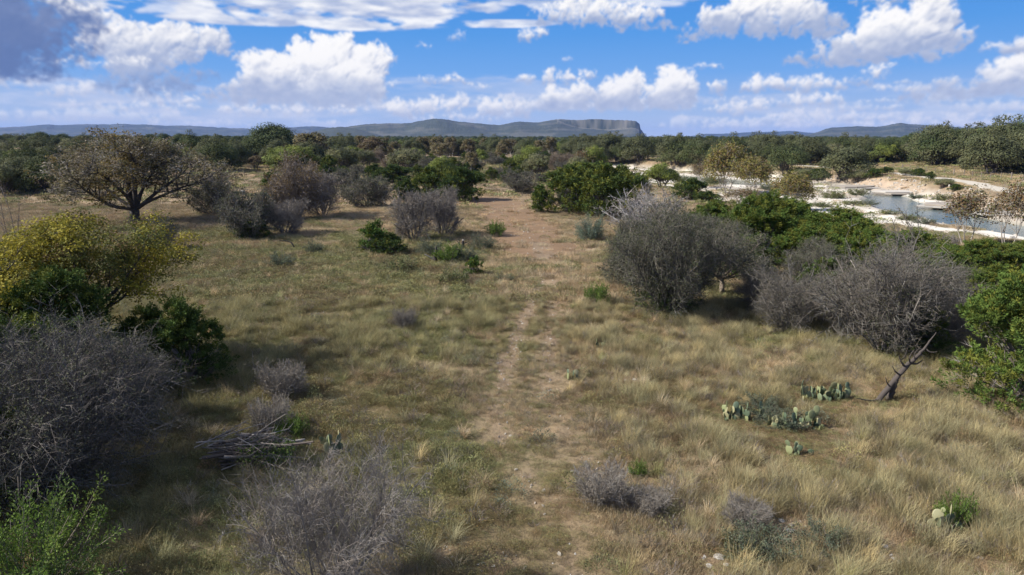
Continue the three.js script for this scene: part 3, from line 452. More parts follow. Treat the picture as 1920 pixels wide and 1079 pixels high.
// Broad tree: limbs, boughs and leaf clumps with gaps between.
function broadTree(seed, o) {
  const R = rnd(seed), wood = new Faces(), lf = new Faces(), { h, w } = o, bark = o.bark ?? [0.075, 0.066, 0.06], tips = [];
  const ok = (p) => { const y = (p[1] - h * (o.y0 ?? 0.22)) / (h * (1 - (o.y0 ?? 0.22))), r = Math.hypot(p[0], p[2]) / (w / 2), e = 0.8 + 0.4 * noise(Math.atan2(p[2], p[0]) * 1.5 + seed, p[1] * 0.5 + seed); return r * r + Math.pow(Math.max(0, y), 2) * 1.0 < e && y > -0.12; };
  const nT = o.trunks ?? 1;
  for (let q = 0; q < nT; q++) {
    const lean0 = o.lean ?? [(R() - 0.5) * 0.2, (R() - 0.5) * 0.2], a0 = q / nT * 6.2832 + R(), sp = nT > 1 ? 0.3 : 0, tr = line(R, [Math.cos(a0) * sp * 0.5, -0.25, Math.sin(a0) * sp * 0.5], V.norm([lean0[0] + Math.cos(a0) * sp, 1, lean0[1] + Math.sin(a0) * sp]), h * (o.fork ?? 0.2) + 0.25, 4, 0.07, 0);
    wood.tube(tr, o.r * 1.2, o.r * 0.85, 8, bark, R);
    const top = tr[tr.length - 1];
    for (let i = 0; i < o.limbs; i++) {
      const a = a0 + i / o.limbs * 6.2832 + R() * 0.7, el = i % 3 === 0 ? 1.15 + 0.3 * R() : (o.elev ?? 0.35) + 0.6 * R(), d = [Math.cos(a) * Math.cos(el), Math.sin(el), Math.sin(a) * Math.cos(el)], L = lerp(w * 0.46, h * 0.72, Math.sin(el)) * (0.8 + 0.3 * R());
      const limb = line(R, top, d, L, 9, 0.16, 0.025), lr = o.r * (0.42 + 0.2 * R()); wood.tube(limb, lr, lr * 0.14, 6, bark, R);
      for (let j = 0; j < o.boughs; j++) {
        const t = 0.28 + 0.72 * (j + R()) / o.boughs, [p, e] = along(limb, t), d1 = lean(R, e, 0.55 + 0.6 * R()); d1[1] += 0.18; const l1 = L * (0.5 - 0.25 * t) * (0.6 + 0.6 * R()), bough = line(R, p, V.norm(d1), l1, 5, 0.24, 0.03); if (!ok(bough[3]) && R() < 0.7) continue;
        wood.tube(bough, lr * 0.34 * (1.1 - 0.5 * t), o.twig, 4, bark, R);
        for (let m = 0; m < o.twigs; m++) { const [p2, e2] = along(bough, 0.2 + 0.8 * (m + R()) / o.twigs), d2 = lean(R, e2, 0.6 + 0.6 * R()), l2 = l1 * (0.25 + 0.3 * R()), tip = V.add(p2, d2, l2); if (!ok(tip)) continue; wood.spike(p2, d2, l2 * 1.1, o.twig, vary(o.twigC ?? bark, R, 0.25)); tips.push([tip, d2, l2]); for (let z = 0; z < (o.bare ?? 0); z++) wood.spike(V.add(p2, d2, l2 * R()), lean(R, d2, 0.8), l2 * 0.6, o.twig * 0.7, vary(o.twigC ?? bark, R, 0.25)); }
      }
    }
  }
  for (const [p, d, l2] of tips) {
    const nn = fbm(p[0] * o.patch + seed, p[1] * o.patch + p[2] * o.patch * 0.8, 3); if (nn < (o.gap ?? 0)) continue;
    const pal = o.pal, tone = pal(nn, p, R), n = Math.round(o.leaves * (0.6 + 0.8 * R())), cr = o.clump * (0.7 + 0.6 * R());
    for (let k = 0; k < n; k++) { const a = anyDir(R), f = Math.pow(R(), 0.45), q = [p[0] + a[0] * cr * f, p[1] + a[1] * cr * f * 0.7 + cr * 0.1, p[2] + a[2] * cr * f], nn2 = V.norm([a[0] + (R() - 0.5) * 1.3, a[1] + 0.55 + (R() - 0.5) * 1.3, a[2] + (R() - 0.5) * 1.3]); lf.leaf(q, V.norm(V.cross(nn2, anyDir(R))), nn2, o.leafL * (0.7 + 0.6 * R()), o.leafL * (o.leafW ?? 0.6), vary(tone, R, 0.28)); }
  }
  return proto([['trunk', wood, barkMat, true], ['crown', lf, leafMat]]);
}
// Distant tree: trunk and lobes of leaf clumps turned outward.
function farTree(seed, o) {
  const R = rnd(seed), wood = new Faces(), lf = new Faces(), { h, w } = o, lobes = [], nT = o.trunks ?? 2;
  for (let i = 0; i < o.lobes; i++) { const a = i * 2.4 + R() * 0.8, t = (i + 0.5) / o.lobes, q = Math.sqrt(t) * (0.86 + 0.2 * R()), y = (o.y0 ?? 0.36) + (0.82 - (o.y0 ?? 0.36)) * Math.sqrt(Math.max(0, 1 - q * q)) * (0.6 + 0.55 * R()); lobes.push([Math.cos(a) * q * w * 0.38, y * h, Math.sin(a) * q * w * 0.38, w * (o.lobeR ?? 0.15) * (0.5 + 0.9 * R())]); }
  for (let i = 0; i < 14; i++) { const e = lobes[Math.floor(R() * o.lobes)], a = anyDir(R); lobes.push([e[0] + a[0] * e[3] * 1.1, e[1] + Math.abs(a[1]) * e[3] * 1.0, e[2] + a[2] * e[3] * 1.1, e[3] * (0.3 + 0.3 * R())]); }
  for (let q = 0; q < nT; q++) { const a = q / nT * 6.28 + R(); const tr = line(R, [Math.cos(a) * 0.2 * (nT - 1), -0.3, Math.sin(a) * 0.2 * (nT - 1)], V.norm([Math.cos(a) * 0.35, 1, Math.sin(a) * 0.35]), h * 0.5, 5, 0.12, 0); wood.tube(tr, o.r, o.r * 0.4, 5, o.bark ?? [0.08, 0.07, 0.063], R); for (let i = q; i < lobes.length; i += nT) { const p = tr[2 + (i % 3)], e = lobes[i]; wood.tube([p, [(p[0] + e[0]) / 2, (p[1] + e[1]) / 2 - 0.1, (p[2] + e[2]) / 2], [e[0], e[1], e[2]]], o.r * 0.4, o.r * 0.12, 3, o.bark ?? [0.08, 0.07, 0.063], R); } }
  if (o.bare) for (const e of lobes) for (let k = 0; k < o.bare; k++) { const a = anyDir(R); a[1] = Math.abs(a[1]); wood.spike([e[0], e[1], e[2]], V.norm(a), e[3] * 1.5, 0.03, vary(o.twigC ?? [0.3, 0.27, 0.24], R, 0.2)); }
  for (const e of lobes) {
    const tone = vary(o.c[Math.floor(R() * o.c.length)], R, 0.2), n = Math.round(o.leaves * (0.8 + 0.4 * R()) * Math.min(1.4, Math.pow(e[3] / (w * (o.lobeR ?? 0.15)), 2)) + 12);
    for (let k = 0; k < n; k++) { const a = anyDir(R), sub = 0.82 + 0.36 * noise(a[0] * 2.2 + e[0], a[1] * 2.2 + a[2] * 2.6 + e[2]), f = (R() < 0.75 ? 0.78 + 0.26 * R() : Math.sqrt(R()) * 0.8) * sub; if (a[1] < -0.5 && R() < 0.6) continue; const p = [e[0] + a[0] * e[3] * f * 1.15, e[1] + a[1] * e[3] * f * (o.flat ?? 0.8), e[2] + a[2] * e[3] * f * 1.15], nn = V.norm([a[0] + (R() - 0.5) * 1.1, a[1] + 0.3 + (R() - 0.5) * 1.1, a[2] + (R() - 0.5) * 1.1]); lf.leaf(p, V.norm(V.cross(nn, anyDir(R))), nn, o.leafL * (0.6 + 0.8 * R()), o.leafL * 0.7, vary(tone, R, 0.25)); }
  }
  return proto([['trunk', wood, barkMat], ['crown', lf, o.mat ?? leafMat]]);
}
// Low leafy bush.
function bush(seed, o) {
  const R = rnd(seed), wood = new Faces(), lf = new Faces();
  for (let i = 0; i < o.stems; i++) {
    const a = R() * 6.2832, tilt = 0.1 + 1.15 * Math.sqrt(R()), d = [Math.cos(a) * Math.sin(tilt), Math.cos(tilt), Math.sin(a) * Math.sin(tilt)], L = (o.h * Math.cos(tilt) + o.w * 0.5 * Math.sin(tilt)) * (0.65 + 0.4 * R()), pts = line(R, [(R() - 0.5) * o.w * 0.25, -0.04, (R() - 0.5) * o.w * 0.25], d, L, 4, 0.14, 0.02), tone = vary(o.c[Math.floor(R() * o.c.length)], R, 0.25);
    wood.tube(pts, o.r ?? 0.012, 0.004, 3, vary(o.bark ?? [0.16, 0.14, 0.11], R, 0.2), R);
    for (let k = 0; k < o.leaves; k++) { const [p, e] = along(pts, 0.25 + 0.75 * Math.pow(R(), 0.6)), dd = lean(R, e, 0.5 + 0.8 * R()), off = V.add(p, dd, R() * o.puff); lf.leaf(off, dd, anyDir(R), o.leafL * (0.6 + 0.8 * R()), o.leafL * (o.leafW ?? 0.5), vary(tone, R, 0.3)); }
  }
  return proto([['stem', wood, barkMat], ['foliage', lf, leafMat]]);
}

// ------------------------------------------------------------------ kinds of plants
const GREY = [0.185, 0.166, 0.148], DARKGREY = [0.135, 0.122, 0.12];
const K_ = {
  thornNear: thornShrub(11, { h: 3.3, w: 4.4, stems: 12, twig: 0.005, r: 0.046, n1: 16, n2: 10, n3: 6, col: GREY, barkC: [0.17, 0.155, 0.145] }),
  thornBig: thornShrub(12, { h: 3.6, w: 5.2, stems: 16, twig: 0.008, r: 0.05, n1: 17, n2: 10, n3: 5, tilt: 0.95, col: [0.10, 0.09, 0.082], leaf: 0.5, leafL: 0.05, leafC: [0.10, 0.105, 0.065] }),
  thornMidGreen: thornShrub(13, { h: 4.8, w: 6, stems: 15, twig: 0.011, r: 0.06, n1: 16, n2: 9, n3: 5, tilt: 0.85, col: [0.105, 0.097, 0.08], leaf: 0.85, leafL: 0.07, leafC: [0.088, 0.097, 0.052] }),
  thornMid: thornShrub(14, { h: 4.6, w: 5.6, stems: 15, twig: 0.011, r: 0.065, n1: 15, n2: 9, n3: 4, tilt: 0.85, col: [0.125, 0.113, 0.098], barkC: [0.22, 0.20, 0.18], leaf: 0.2, leafL: 0.07, leafC: [0.10, 0.10, 0.06] }),
  umbrella: broadTree(56, { h: 3.6, w: 5.2, r: 0.10, fork: 0.22, limbs: 10, boughs: 12, twigs: 11, twig: 0.011, elev: 0.35, y0: 0.3, bark: [0.22, 0.18, 0.14], twigC: [0.12, 0.108, 0.094], bare: 4, leaves: 14, clump: 0.22, leafL: 0.06, patch: 0.8, gap: 0.2, pal: (n, p, R) => R() < 0.5 ? [0.11, 0.112, 0.07] : [0.085, 0.09, 0.055] }),
  thornFarA: thornShrub(16, { h: 3.6, w: 4.6, stems: 9, twig: 0.016, r: 0.06, n1: 15, n2: 9, n3: 5, col: [0.175, 0.155, 0.135] }),
  thornFarB: thornShrub(17, { h: 3.4, w: 5, stems: 11, twig: 0.017, r: 0.06, n1: 14, n2: 9, n3: 5, tilt: 0.95, col: [0.145, 0.132, 0.11], leaf: 0.3, leafL: 0.13, leafC: [0.10, 0.105, 0.065] }),
  thornFarC: thornShrub(18, { h: 4.8, w: 5.2, stems: 10, twig: 0.017, r: 0.08, n1: 15, n2: 9, n3: 5, tilt: 0.6, col: [0.21, 0.175, 0.145], leaf: 0.3, leafL: 0.12, leafC: [0.17, 0.12, 0.045] }),
  deadTree: thornShrub(19, { h: 4.6, w: 6, stems: 10, twig: 0.019, r: 0.09, n1: 11, n2: 6, n3: 3, tilt: 1.0, col: [0.27, 0.25, 0.235], barkC: [0.27, 0.25, 0.235] }),
  wand: thornShrub(22, { h: 4.5, w: 1.8, stems: 4, twig: 0.012, r: 0.035, n1: 7, n2: 2, n3: 1, tilt: 0.22, tilt0: 0.02, col: [0.16, 0.14, 0.125], base: 3 }),
  weedGrey: thornShrub(20, { h: 0.9, w: 1.1, stems: 40, twig: 0.0035, r: 0.006, n1: 7, n2: 5, n3: 3, tilt: 0.55, col: [0.185, 0.165, 0.14], barkC: [0.19, 0.17, 0.16] }),
  junA: juniper(31, { h: 4.2, w: 4.8, plumes: 1000, sprays: 60, plume: 0.46, spray: 0.095, lobes: 11, deadTwigs: 60 }),
  junB: juniper(32, { h: 3.3, w: 3.0, plumes: 620, sprays: 60, plume: 0.4, spray: 0.09, lobes: 8, yellow: 0.12 }),
  junC: juniper(33, { h: 4.4, w: 5.2, plumes: 1150, sprays: 64, plume: 0.5, spray: 0.11, lobes: 12, yellow: 0.35, c1: [0.085, 0.13, 0.028], deadTwigs: 80 }),
  junSmall: juniper(34, { h: 1.4, w: 1.3, plumes: 120, sprays: 40, plume: 0.28, spray: 0.1, lobes: 6, r: 0.03, c1: [0.06, 0.11, 0.022] }),
  junFarA: juniper(35, { h: 4.4, w: 5.2, plumes: 620, sprays: 36, plume: 0.65, spray: 0.2, lobes: 10, yellow: 0.3, c1: [0.075, 0.105, 0.026] }),
  junFarB: juniper(36, { h: 3.6, w: 5.6, plumes: 620, sprays: 36, plume: 0.6, spray: 0.2, lobes: 11, yellow: 0.15, c1: [0.055, 0.085, 0.024] }),
  junFarC: juniper(37, { h: 4.0, w: 3.0, plumes: 340, sprays: 22, plume: 0.7, spray: 0.28, lobes: 8, yellow: 0.1 }),
  bushGreen: bush(41, { h: 0.9, w: 1.4, stems: 70, leaves: 60, leafL: 0.07, puff: 0.1, c: [[0.10, 0.16, 0.03], [0.13, 0.19, 0.04]] }),
  bushBright: bush(42, { h: 1.7, w: 2.6, stems: 130, leaves: 110, leafL: 0.06, puff: 0.14, c: [[0.13, 0.20, 0.035], [0.17, 0.24, 0.05], [0.10, 0.15, 0.04]] }),
  bushGrey: bush(43, { h: 1.0, w: 1.5, stems: 80, leaves: 60, leafL: 0.06, puff: 0.1, c: [[0.13, 0.15, 0.10], [0.10, 0.12, 0.075]] }),
  bushSilver: bush(44, { h: 2.3, w: 2.6, stems: 110, leaves: 90, leafL: 0.11, puff: 0.2, leafW: 0.4, c: [[0.17, 0.21, 0.16], [0.13, 0.17, 0.125]] }),
  bushHerb: bush(45, { h: 0.55, w: 1.0, stems: 60, leaves: 40, leafL: 0.06, puff: 0.08, c: [[0.13, 0.15, 0.06], [0.16, 0.16, 0.07], [0.10, 0.13, 0.055]] }),
  oak: broadTree(51, { h: 11, w: 18, r: 0.42, fork: 0.14, limbs: 9, boughs: 15, twigs: 12, twig: 0.018, elev: 0.28, y0: 0.2, bark: [0.05, 0.043, 0.038], twigC: [0.16, 0.145, 0.135], bare: 3, leaves: 13, clump: 0.45, leafL: 0.2, patch: 0.28, gap: 0.26, pal: (n, p, R) => n > 0.52 && p[0] < 1 ? [0.20, 0.15, 0.045] : R() < 0.16 ? [0.30, 0.27, 0.22] : R() < 0.6 ? [0.155, 0.128, 0.068] : [0.115, 0.105, 0.048] }),
  elm: broadTree(57, { h: 6.2, w: 8.6, r: 0.16, fork: 0.3, lean: [-0.55, 0.05], limbs: 11, boughs: 10, twigs: 9, twig: 0.01, elev: 0.45, y0: 0.48, bark: [0.05, 0.043, 0.038], bare: 1, leaves: 40, clump: 0.42, leafL: 0.1, patch: 0.55, gap: 0.2, pal: (n, p, R) => n > 0.56 ? [0.29, 0.25, 0.034] : n > 0.47 ? [0.18, 0.175, 0.036] : R() < 0.25 ? [0.15, 0.11, 0.045] : [0.115, 0.125, 0.035] }),
  sycA: broadTree(54, { h: 5.2, w: 3.6, r: 0.04, trunks: 3, fork: 0.25, limbs: 5, boughs: 8, twigs: 8, twig: 0.01, elev: 0.8, y0: 0.12, bark: [0.27, 0.24, 0.205], leaves: 4, clump: 0.45, leafL: 0.14, leafW: 0.85, patch: 0.6, pal: (n, p, R) => R() < 0.45 ? [0.15, 0.095, 0.05] : R() < 0.5 ? [0.19, 0.14, 0.06] : [0.12, 0.12, 0.045] }),
  sycB: broadTree(55, { h: 5.5, w: 5, r: 0.045, trunks: 4, fork: 0.2, limbs: 5, boughs: 9, twigs: 9, twig: 0.012, elev: 0.7, y0: 0.1, bark: [0.27, 0.24, 0.2], leaves: 5, clump: 0.5, leafL: 0.17, leafW: 0.85, patch: 0.6, pal: (n, p, R) => R() < 0.5 ? [0.21, 0.18, 0.05] : R() < 0.6 ? [0.145, 0.15, 0.045] : [0.19, 0.125, 0.055] }),
  oakFarA: farTree(61, { h: 9, w: 11, lobes: 40,  leaves: 330, leafL: 0.3, r: 0.24, y0: 0.16, c: [[0.076, 0.098, 0.037], [0.088, 0.106, 0.040], [0.102, 0.113, 0.048]] }),
  oakFarB: farTree(62, { h: 8, w: 10, lobes: 40, leaves: 330, leafL: 0.29, r: 0.22, y0: 0.14, trunks: 3, c: [[0.099, 0.109, 0.052], [0.112, 0.121, 0.062], [0.084, 0.096, 0.044]] }),
  oakFarC: farTree(63, { h: 11, w: 11, lobes: 50, leaves: 330, leafL: 0.32, r: 0.3, y0: 0.16, c: [[0.068, 0.092, 0.035], [0.084, 0.106, 0.042]] }),
  greenFar: farTree(64, { h: 6.5, w: 7.5, lobes: 34, leaves: 290, leafL: 0.27, r: 0.14, trunks: 3, y0: 0.12, c: [[0.150, 0.186, 0.042], [0.181, 0.214, 0.047], [0.130, 0.157, 0.047]] }),
  mesquiteFar: farTree(65, { h: 5, w: 7, lobes: 30, leaves: 260, leafL: 0.24, r: 0.12, trunks: 4, y0: 0.2, flat: 0.7, bare: 6, twigC: [0.15, 0.135, 0.12], c: [[0.145, 0.156, 0.069], [0.120, 0.129, 0.062], [0.170, 0.171, 0.087]] }),
  sycFar: farTree(66, { h: 9, w: 6, lobes: 20, leaves: 120, leafL: 0.42, r: 0.13, trunks: 3, y0: 0.24, lobeR: 0.17, bare: 8, bark: [0.42, 0.39, 0.35], twigC: [0.38, 0.35, 0.31], c: [[0.15, 0.125, 0.062], [0.175, 0.145, 0.075], [0.12, 0.115, 0.05]] }),
  redFar: farTree(67, { h: 8, w: 6.5, lobes: 20, leaves: 130, leafL: 0.4, r: 0.15, trunks: 2, y0: 0.3, lobeR: 0.17, bare: 4, c: [[0.14, 0.105, 0.06], [0.115, 0.095, 0.05]] }),
};
console.log('plant kinds', triTotal, Object.entries(K_).map(([k, v]) => k + ' ' + v.reduce((s, p) => s + p[1].index.count / 3, 0)).join(', '));
// Put a plant where the photograph shows its foot; width in photograph pixels sets its size there.
const SIZE = {}; for (const [k, v] of Object.entries(K_)) { const b = new THREE.Box3(); for (const [, g] of v) { g.computeBoundingBox(); b.union(g.boundingBox); } 
  const r = [], y = []; for (const [, g] of v) { const p = g.attributes.position.array; for (let i = 0; i < p.length; i += 9) { r.push(Math.hypot(p[i], p[i + 2])); y.push(p[i + 1]); } } r.sort((a, e) => a - e); y.sort((a, e) => a - e);
  SIZE[k] = [1.9 * r[Math.floor(r.length * 0.96)], y[Math.floor(y.length * 0.985)]]; }
const rows = new Map(); function inOrder(o, at) { const l = rows.get(o.userData.label) ?? []; rows.set(o.userData.label, l); l.push([at, o]); }
const placed = [];
function grow(kind, name, px, py, wpx, hpx, turn, label, category, group) {
  const g = onGround(px, py), sx = wpx * g.scale / SIZE[kind][0] * 1.04, sy = hpx * g.scale / SIZE[kind][1] * 1.04;
  placed.push([g.x, g.d, wpx * g.scale / 2]);
  return plant(K_[kind], name, g.x, g.d, turn, [sx, sy, sx], label, category, group);
}
// --- left foreground
grow('thornNear', 'thorn_shrub', 630, 1125, 310, 290, 0.4, 'bare grey twiggy shrub at the bottom edge of the photo', 'shrub');
grow('thornBig', 'thorn_shrub', 85, 930, 420, 300, 1.0, 'large dark leafless shrub shading the left foreground', 'shrub');
grow('thornBig', 'thorn_shrub', 215, 800, 200, 170, 2.6, 'grey bare shrub between the left thorn thicket and dark cedar', 'shrub');
grow('bushBright', 'green_bush', 55, 1130, 300, 190, 0.2, 'bright green leafy bush in the bottom left corner', 'bush');
grow('elm', 'elm_tree', 222, 690, 345, 272, 0.15, 'yellow leaved autumn tree leaning at the left edge', 'tree');
grow('junA', 'juniper', 110, 742, 270, 225, 0.5, 'dark green cedar below the yellow leaved tree', 'tree');
grow('junA', 'juniper', -10, 722, 250, 200, 2.2, 'dark cedar cut off by the left edge under yellow leaves', 'tree');
grow('junB', 'juniper', 355, 722, 135, 155, 1.4, 'small dark cedar casting shade right of the yellow tree', 'tree');
grow('junB', 'juniper', 285, 708, 110, 130, 3.1, 'small cedar squeezed between yellow tree trunk and lone dark cedar', 'tree');
grow('thornFarB', 'thorn_shrub', 300, 470, 62, 60, 0.8, 'dark low shrub to the right below the spreading oak', 'shrub');
grow('weedGrey', 'grey_weed', 533, 745, 84, 66, 0, 'rounded grey dead weed clump in the greener grass left of the trail', 'weed');
grow('weedGrey', 'grey_weed', 512, 812, 80, 68, 1.3, 'grey dead weed clump just behind the brush pile', 'weed');
grow('bushGreen', 'green_bush', 545, 822, 64, 46, 1.1, 'green leafy sprout beside the brush pile', 'bush');
grow('weedGrey', 'grey_weed', 760, 618, 42, 40, 0.5, 'small grey weed alone in the middle of the grass', 'weed');
grow('wand', 'bare_sapling', 25, 480, 46, 132, 0.3, 'thin bare sapling rising behind the yellow leaved tree', 'sapling');
// --- left middle distance
grow('oak', 'spreading_oak', 252, 419, 292, 156, 0.3, 'wide spreading oak with thin brown leaves and dark trunk', 'tree');
grow('thornFarB', 'thorn_shrub', 402, 403, 76, 62, 0.3, 'grey green shrub just right of the spreading oak', 'shrub');
grow('thornFarA', 'thorn_shrub', 408, 372, 40, 46, 1.9, 'pale twiggy bush behind the grey green shrub by the oak', 'shrub');
grow('thornFarB', 'thorn_shrub', 466, 447, 108, 88, 2.0, 'dark twiggy shrub with green base in the left thicket', 'shrub');
grow('junFarC', 'juniper', 470, 449, 52, 40, 0.2, 'dark green cedar seedling under the left thicket', 'tree');
grow('thornFarA', 'thorn_shrub', 534, 441, 84, 62, 2.4, 'light grey leafless shrub at front of the left thicket', 'shrub');
grow('thornFarC', 'thorn_shrub', 556, 413, 104, 110, 0.9, 'tall brownish shrub rising from the left thicket', 'shrub');
grow('thornFarA', 'thorn_shrub', 606, 406, 86, 78, 0.1, 'rounded grey shrub at right end of the left thicket', 'shrub');
grow('junFarC', 'juniper', 512, 372, 40, 46, 1.2, 'small green cedar behind the left thicket', 'tree');
grow('bushGrey', 'low_bush', 525, 500, 52, 26, 0, 'low grey green clump in front of the fallen dark branch', 'bush');
grow('bushGrey', 'low_bush', 590, 475, 30, 22, 1, 'little green clump right of the fallen dark branch', 'bush');
// --- centre
grow('junSmall', 'juniper', 700, 473, 56, 55, 0, 'upright bright cedar at left of the mid field pair', 'tree');
grow('junFarB', 'juniper', 728, 476, 62, 36, 1.5, 'low dark cedar at right of the mid field pair', 'tree');
grow('thornFarA', 'thorn_shrub', 776, 452, 92, 88, 0.6, 'left one of two bare vase shaped shrubs in mid field', 'shrub');
grow('thornFarA', 'thorn_shrub', 828, 443, 80, 84, 2.8, 'right one of two bare vase shaped shrubs in mid field', 'shrub');
grow('junSmall', 'juniper', 887, 518, 34, 35, 0.4, 'small isolated round green cedar in the tan grass', 'tree');
grow('bushGrey', 'low_bush', 945, 528, 34, 16, 0.8, 'low dark bush right of the isolated round cedar', 'bush');
grow('bushGreen', 'green_bush', 930, 442, 38, 26, 0, 'little green bush at left edge of the bare dirt', 'bush');
grow('bushGreen', 'green_bush', 842, 492, 50, 34, 2, 'fresh green bush between the two charred stumps', 'bush');
grow('bushGrey', 'low_bush', 805, 480, 50, 32, 0.3, 'grey green scrub left of the charred stump', 'bush');
grow('bushGrey', 'low_bush', 870, 492, 50, 30, 1.1, 'grey scrub right of the fresh green bush', 'bush');
grow('bushGrey', 'low_bush', 903, 470, 46, 30, 0.9, 'pale grey green scrub beside the upright charred stump', 'bush');
grow('bushHerb', 'low_bush', 845, 532, 70, 26, 0.9, 'flowering herb patch below the charred stumps', 'bush');
grow('bushHerb', 'low_bush', 750, 510, 60, 26, 1.9, 'herb patch in the grass below the cedar pair', 'bush');
grow('junFarB', 'juniper', 866, 376, 86, 56, 0.3, 'broad dark cedar at right end of the cedar row', 'tree');
grow('junFarA', 'juniper', 812, 374, 80, 56, 1.7, 'middle cedar of the dark cedar row', 'tree');
grow('junFarB', 'juniper', 762, 380, 46, 40, 2.9, 'low cedar at left end of the cedar row', 'tree');
grow('junFarB', 'juniper', 738, 342, 72, 30, 0.2, 'dark spreading cedar behind the cedar row', 'tree');
grow('thornFarB', 'thorn_shrub', 692, 389, 92, 56, 0.8, 'grey shrub left of the dark cedar row', 'shrub');
grow('thornFarB', 'thorn_shrub', 650, 352, 60, 34, 1.8, 'hazy grey shrub behind the left thicket', 'shrub');
grow('thornFarB', 'thorn_shrub', 972, 361, 76, 40, 2.2, 'grey shrub at the far end of the bare dirt', 'shrub');
grow('junFarC', 'juniper', 1012, 401, 32, 50, 0.7, 'narrow upright cedar at right edge of the bare dirt', 'tree');
// --- right of the track
grow('junFarA', 'juniper', 1078, 402, 100, 84, 0.4, 'olive green cedar at left of the cedar clump by the dirt', 'tree');
grow('junFarA', 'juniper', 1135, 408, 110, 92, 2.1, 'large olive green cedar in the clump above the silvery bush', 'tree');
grow('junFarA', 'juniper', 1090, 362, 120, 52, 3.3, 'cedar at the back of the cedar clump by the dirt', 'tree');
grow('thornFarB', 'thorn_shrub', 1070, 396, 52, 46, 1.5, 'grey shrub standing within the olive cedar clump', 'shrub');
grow('bushSilver', 'silver_bush', 1107, 451, 54, 46, 0, 'silvery blue green bush beside the tan track', 'bush');
grow('deadTree', 'dead_tree', 1218, 462, 150, 104, 0.5, 'dead tree with silvery bare branches', 'tree');
grow('thornMidGreen', 'thorn_shrub', 1252, 590, 212, 186, 0.9, 'big grey green thorn shrub right of the track', 'shrub');
grow('junB', 'juniper', 1250, 588, 90, 100, 0.9, 'dark cedar growing up through the big thorn shrub', 'tree');
grow('umbrella', 'thorn_shrub', 1354, 552, 180, 112, 0.2, 'umbrella shaped thorn shrub with visible crooked trunk', 'shrub');
grow('bushGreen', 'green_bush', 1120, 568, 48, 36, 0.4, 'bright green bush beside the track in front of the thorn shrubs', 'bush');
grow('junC', 'juniper', 1432, 492, 160, 118, 0.3, 'bright green cedar with ragged top behind the umbrella thorn shrub', 'tree');
grow('junC', 'juniper', 1508, 508, 120, 80, 1.9, 'green cedar in the row behind the pale thorn shrub', 'tree');
grow('junC', 'juniper', 1570, 482, 150, 84, 2.7, 'green cedar in front of the white gravel, middle of the row', 'tree');
grow('junC', 'juniper', 1700, 522, 160, 84, 1.2, 'green cedar behind the dark twiggy shrub near the river', 'tree');
grow('junC', 'juniper', 1838, 520, 120, 66, 0.8, 'green cedar below the brown leaved saplings at right', 'tree');
grow('junC', 'juniper', 1925, 520, 120, 64, 2.8, 'green cedar cut by the right edge near the river', 'tree');
grow('thornMid', 'thorn_shrub', 1478, 622, 156, 124, 0.4, 'pale grey thorn shrub between umbrella shrub and dark shrub', 'shrub');
grow('thornMid', 'thorn_shrub', 1655, 660, 265, 218, 1.7, 'largest dark grey twiggy shrub on the right', 'shrub');
grow('thornMidGreen', 'thorn_shrub', 1800, 590, 140, 84, 2.5, 'low grey shrub right of the largest twiggy shrub', 'shrub');
grow('junC', 'juniper', 1925, 752, 250, 232, 0.6, 'big green cedar with grey dead twigs at right edge', 'tree');
grow('junC', 'juniper', 1608, 545, 120, 96, 0.9, 'green cedar filling the gap left of the largest twiggy shrub', 'tree');
grow('junC', 'juniper', 1390, 520, 90, 70, 3.4, 'low green cedar right of the umbrella thorn shrub crown', 'tree');
grow('junC', 'juniper', 1765, 545, 110, 76, 2.2, 'green cedar right of the largest twiggy shrub', 'tree');
grow('junC', 'juniper', 1650, 500, 110, 60, 3.0, 'green cedar at the edge of the white gravel behind the twiggy shrubs', 'tree');
grow('junFarA', 'juniper', 1170, 388, 90, 70, 1.1, 'olive cedar directly behind the dead silvery tree', 'tree');
grow('thornMidGreen', 'thorn_shrub', 1180, 540, 110, 120, 2.0, 'grey green shrub on the track side of the big thorn shrub', 'shrub');
grow('thornMid', 'thorn_shrub', 1560, 610, 130, 110, 2.9, 'pale bare shrub joining the pale and the dark twiggy shrubs', 'shrub');
grow('junC', 'juniper', 1335, 470, 120, 84, 1.5, 'green cedar right behind the dead silvery tree', 'tree');
grow('thornMidGreen', 'thorn_shrub', 1310, 500, 150, 90, 2.9, 'grey green shrub between dead tree and umbrella thorn shrub', 'shrub');
grow('junC', 'juniper', 1475, 470, 130, 88, 4.1, 'ragged cedar left of the cedar by the gravel', 'tree');
grow('thornMid', 'thorn_shrub', 1425, 585, 100, 84, 0.9, 'small pale shrub at the right foot of the umbrella shrub', 'shrub');
grow('junB', 'juniper', 1540, 585, 90, 96, 2.4, 'dark cedar hidden between the two grey right hand shrubs', 'tree');
grow('junB', 'juniper', 1700, 660, 120, 110, 0.4, 'dark cedar under the right side of the largest twiggy shrub', 'tree');
grow('thornMid', 'thorn_shrub', 1765, 640, 150, 116, 3.7, 'grey twiggy shrub between the largest shrub and right edge cedar', 'shrub');
grow('junC', 'juniper', 1862, 600, 130, 96, 3.0, 'green cedar above the big cedar at the right edge', 'tree');
grow('thornFarA', 'thorn_shrub', 1740, 505, 90, 66, 0.6, 'grey bare shrub among the cedars near the river', 'shrub');
grow('junA', 'juniper', -125, 835, 300, 270, 0.9, 'cedar just outside the left edge shading the thorn thicket', 'tree');
grow('junA', 'juniper', -110, 985, 320, 290, 2.9, 'cedar outside the lower left corner shading the ground', 'tree');
grow('junC', 'juniper', 1600, 500, 120, 80, 5.0, 'ragged cedar in the middle of the green belt before the gravel', 'tree');
